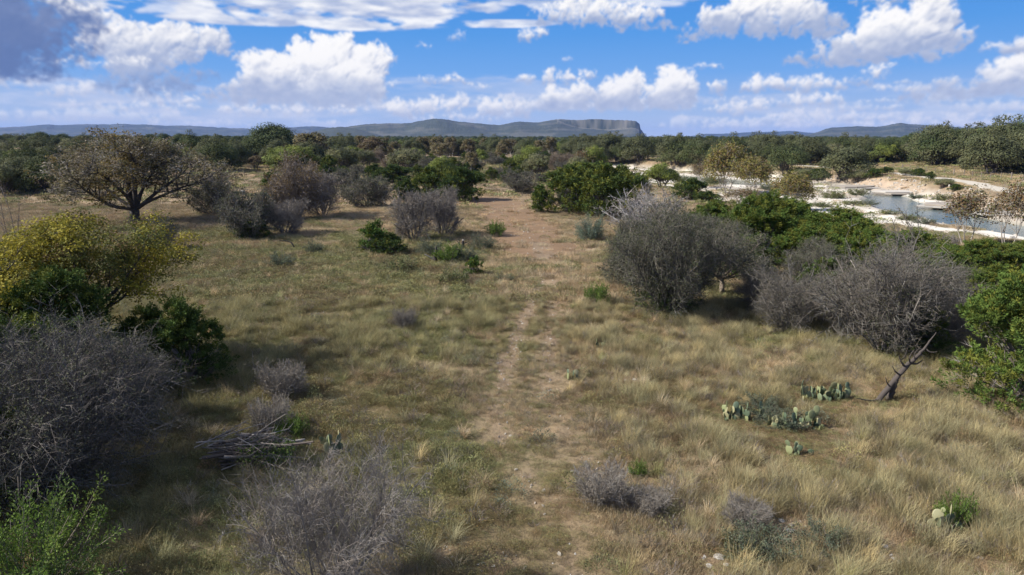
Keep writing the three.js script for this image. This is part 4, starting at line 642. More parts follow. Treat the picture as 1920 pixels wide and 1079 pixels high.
grow('thornMid', 'thorn_shrub', 1640, 590, 150, 110, 4.4, 'grey shrub rising behind the largest twiggy shrub', 'shrub');
grow('thornMidGreen', 'thorn_shrub', 1530, 545, 130, 90, 1.2, 'grey green shrub in the belt behind the pale thorn shrub', 'shrub');
// --- along the river
const RV = 'saplings on the river gravel';
grow('sycB', 'sycamore_sapling', 1362, 362, 74, 84, 0.1, 'tall yellow green sapling on the gravel, left of the riverside group', 'sapling', RV);
grow('sycB', 'sycamore_sapling', 1408, 366, 66, 66, 1.9, 'yellowish sapling right of the tallest gravel sapling', 'sapling', RV);
grow('sycA', 'sycamore_sapling', 1312, 352, 34, 44, 0.7, 'rusty brown thin sapling at the gravel edge', 'sapling', RV);
grow('sycB', 'sycamore_sapling', 1482, 394, 66, 66, 2.6, 'olive sapling with brown base on the white gravel', 'sapling', RV);
grow('sycA', 'sycamore_sapling', 1395, 388, 70, 34, 2.0, 'brown scrub at the foot of the riverside saplings', 'sapling', RV);
grow('sycA', 'sycamore_sapling', 1812, 462, 84, 104, 0.4, 'brown leaved sapling before the teal water at right', 'sapling', RV);
grow('sycA', 'sycamore_sapling', 1888, 470, 70, 122, 1.6, 'sparse brown sapling nearest the right edge', 'sapling', RV);
grow('greenFar', 'green_bush', 1240, 352, 66, 42, 0.5, 'olive round bush beside the upstream gravel', 'bush');
grow('junFarB', 'juniper', 1296, 374, 62, 36, 0.4, 'dark green cedar in the tan grass above the gravel', 'tree');
grow('junFarB', 'juniper', 1326, 380, 46, 20, 2.4, 'low flat cedar right of the dark riverside cedar', 'tree');
grow('sycA', 'sycamore_sapling', 1105, 322, 60, 40, 0.9, 'tan feathery sapling behind the olive cedar clump', 'sapling', RV);
grow('oakFarA', 'live_oak', 1474, 330, 78, 56, 0.8, 'round dark live oak on the far river bank', 'tree');
grow('oakFarB', 'live_oak', 1584, 337, 92, 56, 2.8, 'dusty grey live oak at the head of the pink bank', 'tree');
[[1512, 338, 36, 20], [1535, 336, 40, 18], [1496, 334, 26, 18], [1610, 340, 34, 18], [1640, 333, 30, 16], [1662, 326, 22, 12], [1697, 330, 22, 12], [1722, 331, 26, 14], [1745, 337, 14, 14], [1770, 352, 30, 16], [1793, 358, 26, 12]].forEach(([x, y, w, h], i) => inOrder(grow(i % 3 ? 'junFarB' : 'mesquiteFar', 'bank_bush', x, y, w, h, i, 'small round bush along the top of the far river bank', 'bush', 'small bushes on the far bank'), x));
[[1500, 352, 30, 12], [1560, 372, 40, 14], [1610, 366, 36, 12], [1625, 384, 40, 9], [1668, 402, 36, 9], [1700, 412, 40, 10], [1735, 420, 44, 11], [1600, 385, 34, 9], [1545, 388, 40, 9], [1715, 372, 30, 9], [1765, 376, 36, 12], [1830, 378, 24, 10], [1440, 356, 30, 12], [1340, 345, 40, 14], [1280, 344, 40, 14]].forEach(([x, y, w, h], i) => inOrder(grow(i % 3 ? 'bushHerb' : 'bushGrey', 'river_bush', x, y, w, h, i * 1.3, 'low tussock growing on the river gravel', 'bush', 'tussocks on the river gravel'), x));
// --- trees of the background, one by one
const far = rnd(900);
const sort = (list) => { let s = 0; for (const [, w] of list) s += w; let v = far() * s; for (const [k, w] of list) { v -= w; if (v <= 0) return k; } return list[0][0]; };
const FARNAMES = { oakFarA: ['live_oak', 'dark green live oak', 'tree'], oakFarB: ['live_oak', 'dusty grey green live oak', 'tree'], oakFarC: ['live_oak', 'tall dark live oak', 'tree'], greenFar: ['green_tree', 'fresh green tree', 'tree'], mesquiteFar: ['mesquite', 'grey green mesquite', 'tree'], sycFar: ['sycamore', 'tan brown sycamore', 'tree'], redFar: ['oak_tree', 'rusty brown autumn tree', 'tree'], junFarA: ['juniper', 'olive green cedar', 'tree'], junFarB: ['juniper', 'low dark cedar', 'tree'], thornFarB: ['thorn_shrub', 'grey twiggy shrub', 'shrub'], thornFarC: ['thorn_shrub', 'tall brownish twiggy shrub', 'shrub'] };
function band(x0, x1, y0, y1, n, hm, mix, where) {
  for (let i = 0; i < n; i++) {
    const px = lerp(x0, x1, (i + far()) / n), py = lerp(y0, y1, far()), k = sort(mix), g = onGround(px, py), [nm, lb, ct] = FARNAMES[k], h = lerp(hm[0], hm[1], far()) * ({ thornFarB: 0.45, thornFarC: 0.6, junFarB: 0.5, junFarA: 0.6, mesquiteFar: 0.75, greenFar: 0.8 }[k] ?? 1);
    if (lay(g.x, g.d).s1 > 0.8 && lay(g.x, g.d).s2 > 0.3) continue;
    const s = h / SIZE[k][1], v = 0.9 + 0.3 * far();
    const o = plant(K_[k], nm, g.x, g.d, far() * 6.28, [s * v, s, s * v], lb + ' ' + where, ct, nm.replace(/_/g, ' ') + ' ' + where, 0.15); inOrder(o, g.x / g.d);
  }
}
grow('oakFarC', 'live_oak', 515, 306, 92, 66, 0.3, 'tallest dark live oak on the left skyline', 'tree');
grow('sycFar', 'sycamore', 586, 316, 66, 62, 0.9, 'brown autumn tree right of the tallest live oak', 'tree');
grow('greenFar', 'green_tree', 548, 322, 90, 44, 1.9, 'pale green tree in front of the tallest live oak', 'tree');
grow('redFar', 'oak_tree', 700, 300, 56, 40, 0.9, 'rusty brown tree left of centre on the tree line', 'tree');
grow('redFar', 'oak_tree', 480, 320, 30, 26, 2.9, 'small orange tinted tree left of the pale green tree', 'tree');
band(-60, 95, 352, 372, 7, [5.5, 8], [['mesquiteFar', 2], ['oakFarB', 2], ['oakFarA', 1]], 'in the dark stand at the left edge');
band(-40, 480, 292, 322, 42, [4.2, 6.4], [['oakFarB', 3], ['mesquiteFar', 4], ['oakFarA', 2], ['greenFar', 1], ['thornFarB', 1]], 'on the rise behind the spreading oak');
band(-30, 170, 272, 290, 14, [5, 6.6], [['oakFarB', 3], ['mesquiteFar', 3], ['oakFarA', 2]], 'at the left end of the skyline');
band(170, 480, 274, 292, 18, [3.6, 5], [['oakFarB', 3], ['mesquiteFar', 3], ['oakFarA', 2]], 'along the left skyline');
band(360, 640, 300, 322, 20, [6, 9], [['oakFarA', 4], ['greenFar', 3], ['oakFarB', 3], ['mesquiteFar', 1]], 'behind the left thicket');
band(610, 1120, 302, 326, 46, [5.5, 8.5], [['junFarA', 4], ['thornFarB', 5], ['sycFar', 4], ['greenFar', 2], ['junFarB', 3], ['mesquiteFar', 2], ['thornFarC', 4]], 'in the brush beyond the field');
band(620, 1120, 286, 301, 40, [7, 9], [['sycFar', 5], ['oakFarB', 3], ['oakFarA', 2], ['greenFar', 2]], 'on the tree line under the hills');
band(1080, 1470, 296, 313, 44, [7, 10], [['oakFarB', 5], ['oakFarA', 4], ['mesquiteFar', 1], ['junFarA', 1]], 'beyond the upstream gravel');
band(1060, 1500, 282, 295, 34, [7, 9.5], [['oakFarB', 4], ['oakFarA', 4], ['oakFarC', 2]], 'on the wooded skyline right of the cliff');
band(1480, 1660, 292, 310, 20, [6, 9], [['mesquiteFar', 3], ['oakFarA', 3], ['oakFarB', 3], ['greenFar', 1]], 'behind the bank at right');
const WOOD = [['oakFarC', 4], ['oakFarA', 3], ['oakFarB', 3], ['greenFar', 1], ['mesquiteFar', 1]];
band(1630, 1750, 299, 305, 9, [6, 9.5], WOOD, 'at the back of the pasture');
band(1750, 1850, 303, 312, 9, [8, 11.5], WOOD, 'in the tall wood behind the pasture');
band(1850, 1990, 314, 328, 12, [9, 13], WOOD, 'in the near end of the pasture wood');
band(1480, 1740, 286, 304, 20, [6, 8], [['oakFarC', 3], ['oakFarA', 3], ['oakFarB', 3], ['greenFar', 2], ['mesquiteFar', 2]], 'on the low skyline above the fence');
band(1720, 1960, 286, 304, 18, [9, 12], [['oakFarC', 4], ['oakFarA', 3], ['oakFarB', 3], ['greenFar', 2]], 'on the right skyline above the pasture');
band(600, 1130, 322, 344, 26, [4.5, 7], [['thornFarB', 4], ['junFarA', 4], ['greenFar', 1], ['junFarB', 4], ['mesquiteFar', 1]], 'at the near edge of the far brush');
const ORD = ['', 'leftmost one', 'second from left', 'third from left', 'fourth from left', 'fifth from left', 'sixth from left', 'seventh from left', 'eighth from left', 'ninth from left'];
function nameRows() { for (const l of rows.values()) if (l.length > 1) { l.sort((a, b) => a[0] - b[0]); l.forEach(([, o], i) => { o.userData.label += ', ' + (i === l.length - 1 ? 'rightmost one' : ORD[i + 1] ?? (i + 1) + 'th from left'); }); } }
console.log('things', scene.children.length);
// --- the woods that go on to the foot of the hills, too far to count
{
  const R = rnd(55), kinds = ['oakFarA', 'oakFarB', 'oakFarC', 'greenFar', 'mesquiteFar'], lists = kinds.map(() => []), q = new THREE.Object3D();
  for (let i = 0; i < 15000; i++) {
    const d = 330 * Math.pow(3600 / 330, Math.pow(R(), 0.8)), x = (R() * 2 - 1) * (d * 0.92 + 60); if (fbm(x * 0.006 + 3, d * 0.004, 3) < 0.36 && d < 1200) continue;
    const k = Math.floor(R() * kinds.length), s = (0.4 + 0.45 * R()) * (k > 2 ? 1.2 : 1) * (d > 1200 ? 1.2 : 1); q.position.set(x, heightAt(x, d) - 0.3, -d); q.rotation.y = R() * 6.28; q.scale.set(s * 1.1, s * 0.92, s * 1.1); q.updateMatrix(); lists[k].push(q.matrix.clone());
  }
  lists.forEach((l, k) => { const kd = K_[kinds[k]], m = new THREE.InstancedMesh(mergeGeometries(kd.map((p) => p[1]), true), kd.map((p) => p[2]), l.length); l.forEach((t, i) => m.setMatrixAt(i, t)); m.name = 'far_wood'; tag(m, ['dark live oaks', 'dusty live oaks', 'tall live oaks', 'green trees', 'grey mesquites'][k] + ' massed in the far woods below the hills', 'wood', null, 'stuff'); });
}

// ------------------------------------------------------------------ grass and weeds of the field: far too many to count
{
  const blades = (seed, n, o) => {
    const R = rnd(seed), f = new Faces();
    for (let i = 0; i < n; i++) {
      const a = R() * 6.2832, q = Math.sqrt(R()) * o.spread, p = [Math.cos(a) * q, -0.02, Math.sin(a) * q], b = R() * 6.2832, t = o.tilt * (0.2 + R()), d = V.norm([Math.cos(b) * Math.sin(t) + (o.lean ?? 0), Math.cos(t), Math.sin(b) * Math.sin(t)]), l = o.h * (0.45 + 0.75 * R()), w = o.w * (0.7 + 0.6 * R()), s = side(d), c = vary([1, 1, 1], R, 0.3), k = V.norm([d[0] * 1.5 + (o.lean ?? 0) * 0.7, d[1] - (o.droop ?? 0.35) * R(), d[2] * 1.5]);
      const m = V.add(p, d, l * 0.55), e = V.add(m, k, l * 0.45), v0 = f.v(V.add(p, s, -w / 2), c), v1 = f.v(V.add(p, s, w / 2), c), v2 = f.v(V.add(m, s, w * 0.36), c), v3 = f.v(V.add(m, s, -w * 0.36), c), v4 = f.v(e, c);
      f.i.push(v0, v1, v2, v0, v2, v3, v3, v2, v4);
      if (o.head && R() < o.head) { const hc = [c[0] * 1.2, c[1] * 1.15, c[2] * 1.05]; f.leaf(V.add(e, k, -0.02), k, anyDir(R), 0.10, w * 2.4, hc); }
    }
    triTotal += f.tris; return f.geometry();
  };
  const leafy = (seed, n, o) => {                                                // low mat weeds
    const R = rnd(seed), f = new Faces();
    for (let i = 0; i < n; i++) { const a = R() * 6.2832, q = Math.sqrt(R()), hh = o.h * (1 - q * q * 0.75) * (0.2 + 0.9 * R()), d = V.norm([Math.cos(a) * q + (R() - 0.5), 0.2 + 0.7 * R(), Math.sin(a) * q + (R() - 0.5)]); f.leaf([Math.cos(a) * q * o.spread, hh, Math.sin(a) * q * o.spread], d, anyDir(R), o.l * (0.6 + 0.8 * R()), o.l * 0.5, vary([1, 1, 1], R, 0.35)); }
    triTotal += f.tris; return f.geometry();
  };
  const twiggy = (seed, n, o) => { const R = rnd(seed), f = new Faces(); for (let i = 0; i < n; i++) { const a = R() * 6.2832, t = 0.1 + 0.8 * R(), d = [Math.cos(a) * Math.sin(t), Math.cos(t), Math.sin(a) * Math.sin(t)], c = vary([1, 1, 1], R, 0.3), l = o.h * (0.6 + 0.5 * R()), p = [Math.cos(a) * o.spread * 0.4 * R(), -0.02, Math.sin(a) * o.spread * 0.4 * R()]; f.spike(p, d, l, o.w, c); for (let k = 0; k < 4; k++) f.spike(V.add(p, d, l * (0.3 + 0.6 * R())), lean(R, d, 0.6), l * 0.35, o.w * 0.7, c); } triTotal += f.tris; return f.geometry(); };
  const grassMat = new THREE.MeshPhysicalMaterial({ name: 'grass_blades', vertexColors: true, roughness: 0.85, transmission: 0.25, thickness: 0, side: THREE.DoubleSide, specularIntensity: 0.4 });
  const G = {
    short: [blades(201, 70, { spread: 0.2, h: 0.25, w: 0.0055, tilt: 0.75 }), blades(202, 70, { spread: 0.24, h: 0.2, w: 0.0055, tilt: 0.95 })],
    tall: [blades(203, 90, { spread: 0.15, h: 0.6, w: 0.005, tilt: 0.5, lean: 0.12, droop: 0.6 }), blades(204, 90, { spread: 0.2, h: 0.5, w: 0.005, tilt: 0.65, lean: 0.25, droop: 0.6 })],
    mat: [leafy(205, 190, { spread: 0.28, h: 0.16, l: 0.03 }), leafy(206, 210, { spread: 0.34, h: 0.24, l: 0.034 })],
    twig: [twiggy(207, 16, { spread: 0.25, h: 0.34, w: 0.005 })],
    mid: [blades(208, 110, { spread: 0.5, h: 0.34, w: 0.015, tilt: 0.7, lean: 0.1 }), blades(209, 110, { spread: 0.55, h: 0.45, w: 0.015, tilt: 0.6, lean: 0.25, droop: 0.5 })],
    midmat: [leafy(210, 150, { spread: 0.5, h: 0.28, l: 0.075 })],
    bunch: [blades(213, 150, { spread: 0.1, h: 0.62, w: 0.006, tilt: 1.0, droop: 0.7 }), blades(214, 130, { spread: 0.09, h: 0.5, w: 0.006, tilt: 1.2, droop: 0.8 })],
    forb: [leafy(215, 320, { spread: 0.34, h: 0.42, l: 0.04 }), leafy(216, 260, { spread: 0.24, h: 0.5, l: 0.035 })],
    far: [blades(211, 60, { spread: 1.3, h: 0.5, w: 0.08, tilt: 0.7, lean: 0.15 })],
    farmat: [leafy(212, 80, { spread: 1.2, h: 0.4, l: 0.26 })],
  };
  const NAMED = { short: ['short_grass', 'short dry grass tufts over the near field', 'grass'], tall: ['tall_grass', 'tall leaning golden grass in the near field', 'grass'], mat: ['mat_weed', 'low leafy weed mats in the near field', 'weeds'], twig: ['dead_stalk', 'grey dead weed stalks scattered over the near field', 'weeds'], mid: ['meadow_grass', 'tan meadow grass in the middle of the field', 'grass'], midmat: ['meadow_weed', 'olive weeds among the middle meadow grass', 'weeds'], bunch: ['bunch_grass', 'arching bunch grass clumps dotted over the field', 'grass'], forb: ['field_forb', 'leafy knee high forbs dotted over the field', 'weeds'], far: ['far_grass', 'pale straw grass at the far end of the field', 'grass'], farmat: ['far_weed', 'green weeds at the far end of the field', 'weeds'] };
  const out = {}; for (const k in G) out[k] = G[k].map(() => ({ m: [], c: [] }));
  const R = rnd(321), q = new THREE.Object3D();
  const put = (kind, x, d, s, c, sy = 1) => { const set = out[kind][Math.floor(R() * G[kind].length)]; q.position.set(x, heightAt(x, d), -d); q.rotation.set((R() - 0.5) * 0.2, kind === 'tall' ? (R() - 0.5) * 4 : R() * 6.2832, (R() - 0.5) * 0.2); q.scale.set(s, s * sy, s); q.updateMatrix(); set.m.push(q.matrix.clone()); set.c.push(c[0], c[1], c[2]); };
  const STRAW = [0.345, 0.27, 0.175], GOLD = [0.32, 0.275, 0.15], PALE = [0.42, 0.325, 0.205], OLIVE = [0.215, 0.21, 0.09], GREEN = [0.175, 0.19, 0.07], RUST = [0.24, 0.165, 0.095], LILAC = [0.23, 0.195, 0.175];
  const OPEN = [[1545, 752, 1.2], [1395, 792, 1.15], [1490, 810, 1.2], [1440, 798, 0.9], [1500, 862, 0.8], [1075, 708, 0.3], [625, 842, 0.6], [1650, 758, 0.5], [1125, 648, 0.3], [1775, 992, 0.5], [1115, 892, 0.6], [1345, 1052, 0.4], [1420, 1045, 0.5], [1478, 985, 0.3], [1680, 1045, 0.3]].map(([a, b, r]) => [...spot(a, b), r]);
  const clearing = (x, d) => { let m = 1; for (const [a, b, r] of OPEN) m = Math.min(m, smooth(0.8, 1.5, Math.hypot(x - a, d - b) / r)); return m; };
  const tint = (c) => vary(c, R, 0.36);
  function sow(n, d0, d1, f) { for (let i = 0; i < n; i++) { const d = Math.sqrt(lerp(d0 * d0, d1 * d1, R())), x = (R() * 2 - 1) * (d * 0.80 + 3); const g = lay(x, d); if (g.s1 > 0.85 && g.s2 > 0.25 && (g.water > -1.5 || fbm(x * 0.22 + 60, d * 0.1, 3) < 0.5 || R() < 0.5)) continue; f(x, d, cover(x, d), g); } }
  sow(105000, 9.5, 37, (x, d, k) => {
    if (R() < k.bare * 0.93) { if (R() < 0.12) put('short', x, d, 0.5 + 0.3 * R(), tint(STRAW)); return; }
    const n4 = 0.5 * fbm(x * 0.7 + 11, d * 0.7, 3) + 0.5 * fbm(x * 1.9 + 41, d * 1.9, 2), v = R(), clear = clearing(x, d), grow = (0.1 + 1.75 * n4) * lerp(0.5, 1, smooth(0.3, 1.8, k.rut)) * lerp(0.15, 1, clear); if (clear < 0.5) return put(R() < 0.7 ? 'mat' : 'short', x, d, 0.35 + 0.35 * R(), tint(R() < 0.6 ? OLIVE : RUST)); if (n4 < 0.44 && R() < 0.6) return;
    if (k.tall > 0.35 && v < k.tall * 0.34 * smooth(0.46, 0.6, n4)) return put('tall', x, d, grow * (0.7 + 0.5 * R()), tint(mixc(GOLD, OLIVE, k.green * 0.4 + 0.2 * R())));
    if (v < 0.12 + 0.4 * k.green + 0.3 * k.brown) return put('mat', x, d, grow * (0.6 + 0.6 * R()), tint(mixc(mixc(OLIVE, GREEN, k.green * R()), RUST, k.brown * 0.75 * R())));
    if (v > 0.955 && n4 > 0.46) return put('twig', x, d, grow * (0.6 + 0.7 * R()), tint(LILAC));
    put('short', x, d, grow * (0.7 + 0.7 * R()), tint(mixc(mixc(mixc(STRAW, PALE, 0.6 * smooth(0.4, 0.6, k.n3)), OLIVE, k.green * 0.6 + 0.3 * R()), RUST, k.brown * 0.6 + (R() < 0.2 ? 0.35 : 0))));
  });
  sow(2600, 9.5, 60, (x, d, k) => { if (k.bare > 0.3 || k.dirt > 0.4 || k.rut < 0.7 || clearing(x, d) < 0.6) return; const c = R(); put('bunch', x, d, 0.6 + 0.7 * R(), tint(c < 0.4 ? PALE : c < 0.7 ? GOLD : OLIVE)); });
  sow(2400, 9.5, 70, (x, d, k) => { if (k.bare > 0.3 || k.dirt > 0.4) return; const c = R(); put('forb', x, d, (0.5 + 0.8 * R()) * (0.6 + 0.6 * k.n2), tint(c < 0.45 ? OLIVE : c < 0.7 ? [0.16, 0.17, 0.11] : RUST)); });
  sow(64000, 37, 92, (x, d, k) => {
    if (R() < Math.max(k.bare * 0.9, k.dirt * 0.97)) return; const n4 = fbm(x * 0.4 + 11, d * 0.4, 3), v = R();
    if (v < 0.12 + 0.55 * k.green) return put('midmat', x, d, (0.6 + 0.6 * R()) * (0.7 + 0.6 * n4), tint(mixc(mixc(OLIVE, GREEN, 0.5 * R()), RUST, k.brown * 0.6 * R())));
    put('mid', x, d, (0.5 + 0.6 * R()) * (0.6 + 0.8 * n4), tint(mixc(mixc(STRAW, PALE, 0.6 * smooth(0.4, 0.6, k.n3)), mixc(OLIVE, RUST, k.brown * 0.8), k.green * 0.55 + k.brown * 0.2)));
  });
  sow(36000, 92, 300, (x, d, k, g) => {
    if (R() < k.dirt) return; if (roadLine(x, d) < 2.6) return; const n4 = fbm(x * 0.2 + 11, d * 0.2, 3);
    if (R() < 0.2 + 0.35 * k.green) return put('farmat', x, d, (0.5 + 0.6 * R()) * (0.6 + 0.8 * n4), tint(mixc(OLIVE, GREEN, 0.4 * R())));
    put('far', x, d, (0.4 + 0.5 * R()) * (0.6 + 0.8 * n4), tint(mixc(STRAW, PALE, 0.6 * smooth(0.4, 0.6, k.n3))));
  });
  for (const k in G) G[k].forEach((geo, i) => {
    const { m, c } = out[k][i]; if (!m.length) return; const im = new THREE.InstancedMesh(geo, grassMat, m.length); m.forEach((t, j) => im.setMatrixAt(j, t)); im.instanceColor = new THREE.InstancedBufferAttribute(new Float32Array(c), 3); im.name = NAMED[k][0];
    tag(im, NAMED[k][1] + (i ? ', second kind' : ''), NAMED[k][2], null, 'stuff');
  });
}

// ------------------------------------------------------------------ smaller things
// dead snag leaning to the right
{
  const g = onGround(1668, 752), S = g.scale * 1.12, R = rnd(71), dark = [0.06, 0.049, 0.043], o = new THREE.Group(); o.name = 'dead_snag';
  const P = (px, py, z = 0) => [(px - 1668) * S, (752 - py) * S, z];
  const add = (name, pts, r0, r1, n) => { const f = new Faces(), fine = new THREE.CatmullRomCurve3(pts.map((p) => new THREE.Vector3(...p))).getPoints(14).map((v) => [v.x + (R() - 0.5) * r0 * 0.5, v.y + (R() - 0.5) * r0 * 0.5, v.z]); f.tube(fine, r0, r1, n, dark, R); const m = new THREE.Mesh(f.geometry(true), barkMat); m.name = name; (name === 'branch' ? o.children[0] : o).add(m); };
  add('trunk', [P(1622, 770, 0.3), P(1645, 748, 0.2), P(1668, 722), P(1690, 695, -0.1), P(1706, 680, -0.15)], 0.10, 0.075, 9);
  add('trunk', [P(1668, 760, -0.1), P(1671, 740, -0.05), P(1676, 716)], 0.11, 0.08, 9);
  add('branch', [P(1706, 680, -0.15), P(1722, 662, -0.2), P(1738, 636, -0.25)], 0.07, 0.012, 6);
  add('branch', [P(1690, 695, -0.1), P(1680, 684, 0), P(1672, 670, 0.05)], 0.045, 0.016, 5);
  add('branch', [P(1678, 682, 0), P(1683, 672, 0.05), P(1686, 658, 0.05)], 0.02, 0.006, 5);
  add('branch', [P(1700, 688, -0.1), P(1712, 690, -0.2), P(1722, 684, -0.25)], 0.04, 0.014, 5);
  add('branch', [P(1704, 682, -0.1), P(1702, 670, -0.05), P(1709, 656, 0)], 0.025, 0.007, 5);
  add('branch', [P(1722, 662, -0.2), P(1728, 668, -0.1), P(1737, 666, 0)], 0.03, 0.01, 5);
  add('branch', [P(1697, 688, -0.1), P(1690, 672, 0.1), P(1694, 660, 0.15)], 0.035, 0.01, 5);
  add('branch', [P(1680, 706, 0), P(1668, 698, 0.15), P(1660, 688, 0.2)], 0.035, 0.012, 5);
  add('branch', [P(1648, 746, 0.2), P(1625, 745, 0.35), P(1600, 738, 0.5)], 0.045, 0.014, 5);
  add('branch', [P(1664, 726, 0.05), P(1654, 715, 0.2), P(1650, 706, 0.25)], 0.03, 0.01, 5);
  add('branch', [P(1645, 750, 0.2), P(1650, 756, 0.35), P(1652, 762, 0.4)], 0.03, 0.012, 5);
  o.position.set(g.x, g.y, -g.d); tag(o, 'dark leaning dead tree snag in the grass at right', 'snag');
}
// prickly pears, pad by pad
const padGeo = [0, 1].map((k) => { const g = new THREE.SphereGeometry(1, 10, 7), p = g.attributes.position; for (let i = 0; i < p.count; i++) { const y = p.getY(i); p.setXYZ(i, p.getX(i) * (0.42 + 0.07 * y) * (k ? 1.08 : 0.9), y * 0.55 + 0.5, p.getZ(i) * 0.075); } g.computeVertexNormals(); return g; });
const padMats = [[0.19, 0.21, 0.10], [0.12, 0.15, 0.08], [0.26, 0.25, 0.14], [0.07, 0.10, 0.06]].map((c, i) => new THREE.MeshStandardMaterial({ name: 'cactus_pad_' + 'abcd'[i], color: new THREE.Color().setRGB(...c), roughness: 0.6 }));
function cactus(px, py, wpx, n, seed, label, size = 0.215) {
  const g = onGround(px, py), R = rnd(seed), o = new THREE.Group(), w = wpx * g.scale / 2; o.name = 'prickly_pear';
  const base = []; for (let i = 0; i < Math.ceil(n / 2.1); i++) base.push([(R() * 2 - 1) * w, (R() - 0.5) * w * 0.5]);
  const stack = [];
  for (let i = 0; i < n; i++) {
    const m = new THREE.Mesh(padGeo[i % 2], padMats[Math.floor(R() * 4)]); m.name = 'pad'; const s = size * (0.5 + 0.8 * R());
    if (i < base.length || !stack.length) { m.position.set(base[i][0], heightAt(g.x + base[i][0], g.d - base[i][1]) - g.y + 0.02, base[i][1]); m.rotation.set((R() - 0.5) * 0.8, R() * 3.14, (R() - 0.5) * 0.9); }
    else { const q = stack[Math.floor(R() * stack.length)]; m.position.set((R() - 0.5) * 0.5, 0.92, 0).multiplyScalar(q.scale.x).applyEuler(q.rotation).add(q.position); m.rotation.set((R() - 0.5) * 0.9, q.rotation.y + (R() - 0.5) * 2, (R() - 0.5) * 1.3); }
    m.scale.setScalar(s); m.updateMatrix(); if (m.position.y < 0.4) stack.push(m); o.add(m);
  }
  o.position.set(g.x, g.y, -g.d); tag(o, label, 'cactus');
}
cactus(1545, 750, 88, 84, 81, 'upper prickly pear clump left of the leaning snag');
cactus(1395, 788, 84, 64, 82, 'prickly pear patch left of centre in the lower right grass');
cactus(1490, 804, 92, 66, 83, 'lower prickly pear patch between the two other clumps');
cactus(1075, 712, 22, 7, 84, 'tiny prickly pear alone right of the trail');
cactus(625, 850, 60, 18, 85, 'prickly pear between the brush pile and the bare shrub', 0.28);
cactus(1500, 856, 50, 12, 86, 'pale prickly pear pads sunk in the grass below the patches');
cactus(1775, 1000, 60, 18, 87, 'prickly pear by the green bush near the bottom right corner', 0.22);
cactus(1125, 652, 24, 6, 88, 'small prickly pear in the grass below the thorn shrubs');
// brush pile
{
  const g = onGround(468, 872), R = rnd(91), o = new THREE.Group(); o.name = 'brush_pile'; const L = 190 * g.scale;
  for (let i = 0; i < 90; i++) {
    const f = new Faces(), big = i < 8, l = big ? L * (0.45 + 0.4 * R()) : L * (0.18 + 0.4 * R()), a = big ? (R() - 0.5) * 0.5 : (R() - 0.5) * 2.2, y = 0.1 + 0.75 * R() * (big ? 0.8 : 1), d = V.norm([Math.cos(a), (R() - 0.5) * (big ? 0.25 : 0.7), Math.sin(a)]), p = [(R() - 0.5) * L * 0.55 - d[0] * l / 2, y - d[1] * l / 2 * 0.6, (R() - 0.5) * 0.9 - d[2] * l / 2]; p[1] = Math.max(p[1], 0.02);
    const c = vary(R() < 0.5 ? [0.24, 0.215, 0.19] : [0.11, 0.092, 0.08], R, 0.2), pts = line(R, p, d, l, 6, 0.08, 0); f.tube(pts, big ? 0.05 : 0.022, big ? 0.03 : 0.008, big ? 6 : 4, c, R);
    if (!big) for (let k = 0; k < 12; k++) { const [q, e] = along(pts, R()); f.spike(q, lean(R, e, 0.9), 0.2 + 0.35 * R(), 0.007, c); }
    const m = new THREE.Mesh(f.geometry(true), barkMat); m.name = big ? 'log' : 'branch'; o.add(m);
  }
  const v = new Faces(); for (let i = 0; i < 1600; i++) { const p = [0.2 * L + (R() - 0.5) * L * 0.5, 0.1 + 0.65 * R(), 0.2 + (R() - 0.5) * 0.9]; v.leaf(p, anyDir(R), anyDir(R), 0.06, 0.045, vary([0.11, 0.16, 0.04], R, 0.3)); }
  const m = new THREE.Mesh(v.geometry(), leafMat); m.name = 'creeper'; o.add(m);
  o.position.set(g.x, g.y, -g.d); o.rotation.y = 0.12; tag(o, 'grey brush pile of cut branches overgrown with green creeper', 'brush pile');
}
// fallen branch, stumps
function stick(name, px, py, lines, label, category) {
  const g = onGround(px, py), R = rnd(px), o = new THREE.Group(); o.name = name;
  for (const [part, r0, r1, c, ...pts] of lines) { const f = new Faces(), v = pts.map(([x, y, z = 0]) => new THREE.Vector3((x - px) * g.scale, (py - y) * g.scale, z)), fine = new THREE.CatmullRomCurve3(v).getPoints(10).map((q) => [q.x + (R() - 0.5) * r0 * 0.4, q.y + (R() - 0.5) * r0 * 0.4, q.z]); f.tube(fine, r0, r1, 7, c, R); const top = fine[fine.length - 1], n = f.p.length / 3, k = f.v(top, c); for (let i = 0; i < 7; i++) f.i.push(n - 7 + i, n - 7 + (i + 1) % 7, k); const m = new THREE.Mesh(f.geometry(true), barkMat); m.name = part; (o.children[0] ?? o).add(m); }
  o.position.set(g.x, g.y, -g.d); return tag(o, label, category);
}
const CHAR = [0.035, 0.03, 0.028], PALEWOOD = [0.42, 0.38, 0.34];
stick('charred_stump', 868, 470, [['trunk', 0.13, 0.1, CHAR, [868, 474], [868, 462], [869, 451]], ['broken_top', 0.09, 0.06, PALEWOOD, [869, 452], [868.5, 449.5]], ['branch', 0.06, 0.02, CHAR, [868, 462], [862, 458, 0.1], [858, 452, 0.1]], ['branch', 0.05, 0.02, CHAR, [868, 458], [873, 455], [877, 454]]], 'upright charred stump with pale broken top', 'stump');
stick('charred_stump', 818, 492, [['trunk', 0.17, 0.07, CHAR, [818, 494], [816, 484], [817, 472], [819, 462]], ['branch', 0.06, 0.03, PALEWOOD, [818, 492, 0.2], [810, 482, 0.4], [798, 475, 0.5]], ['broken_root', 0.1, 0.05, PALEWOOD, [819, 493, 0.2], [825, 491, 0.3]]], 'split charred stump with a pale fallen limb', 'stump');
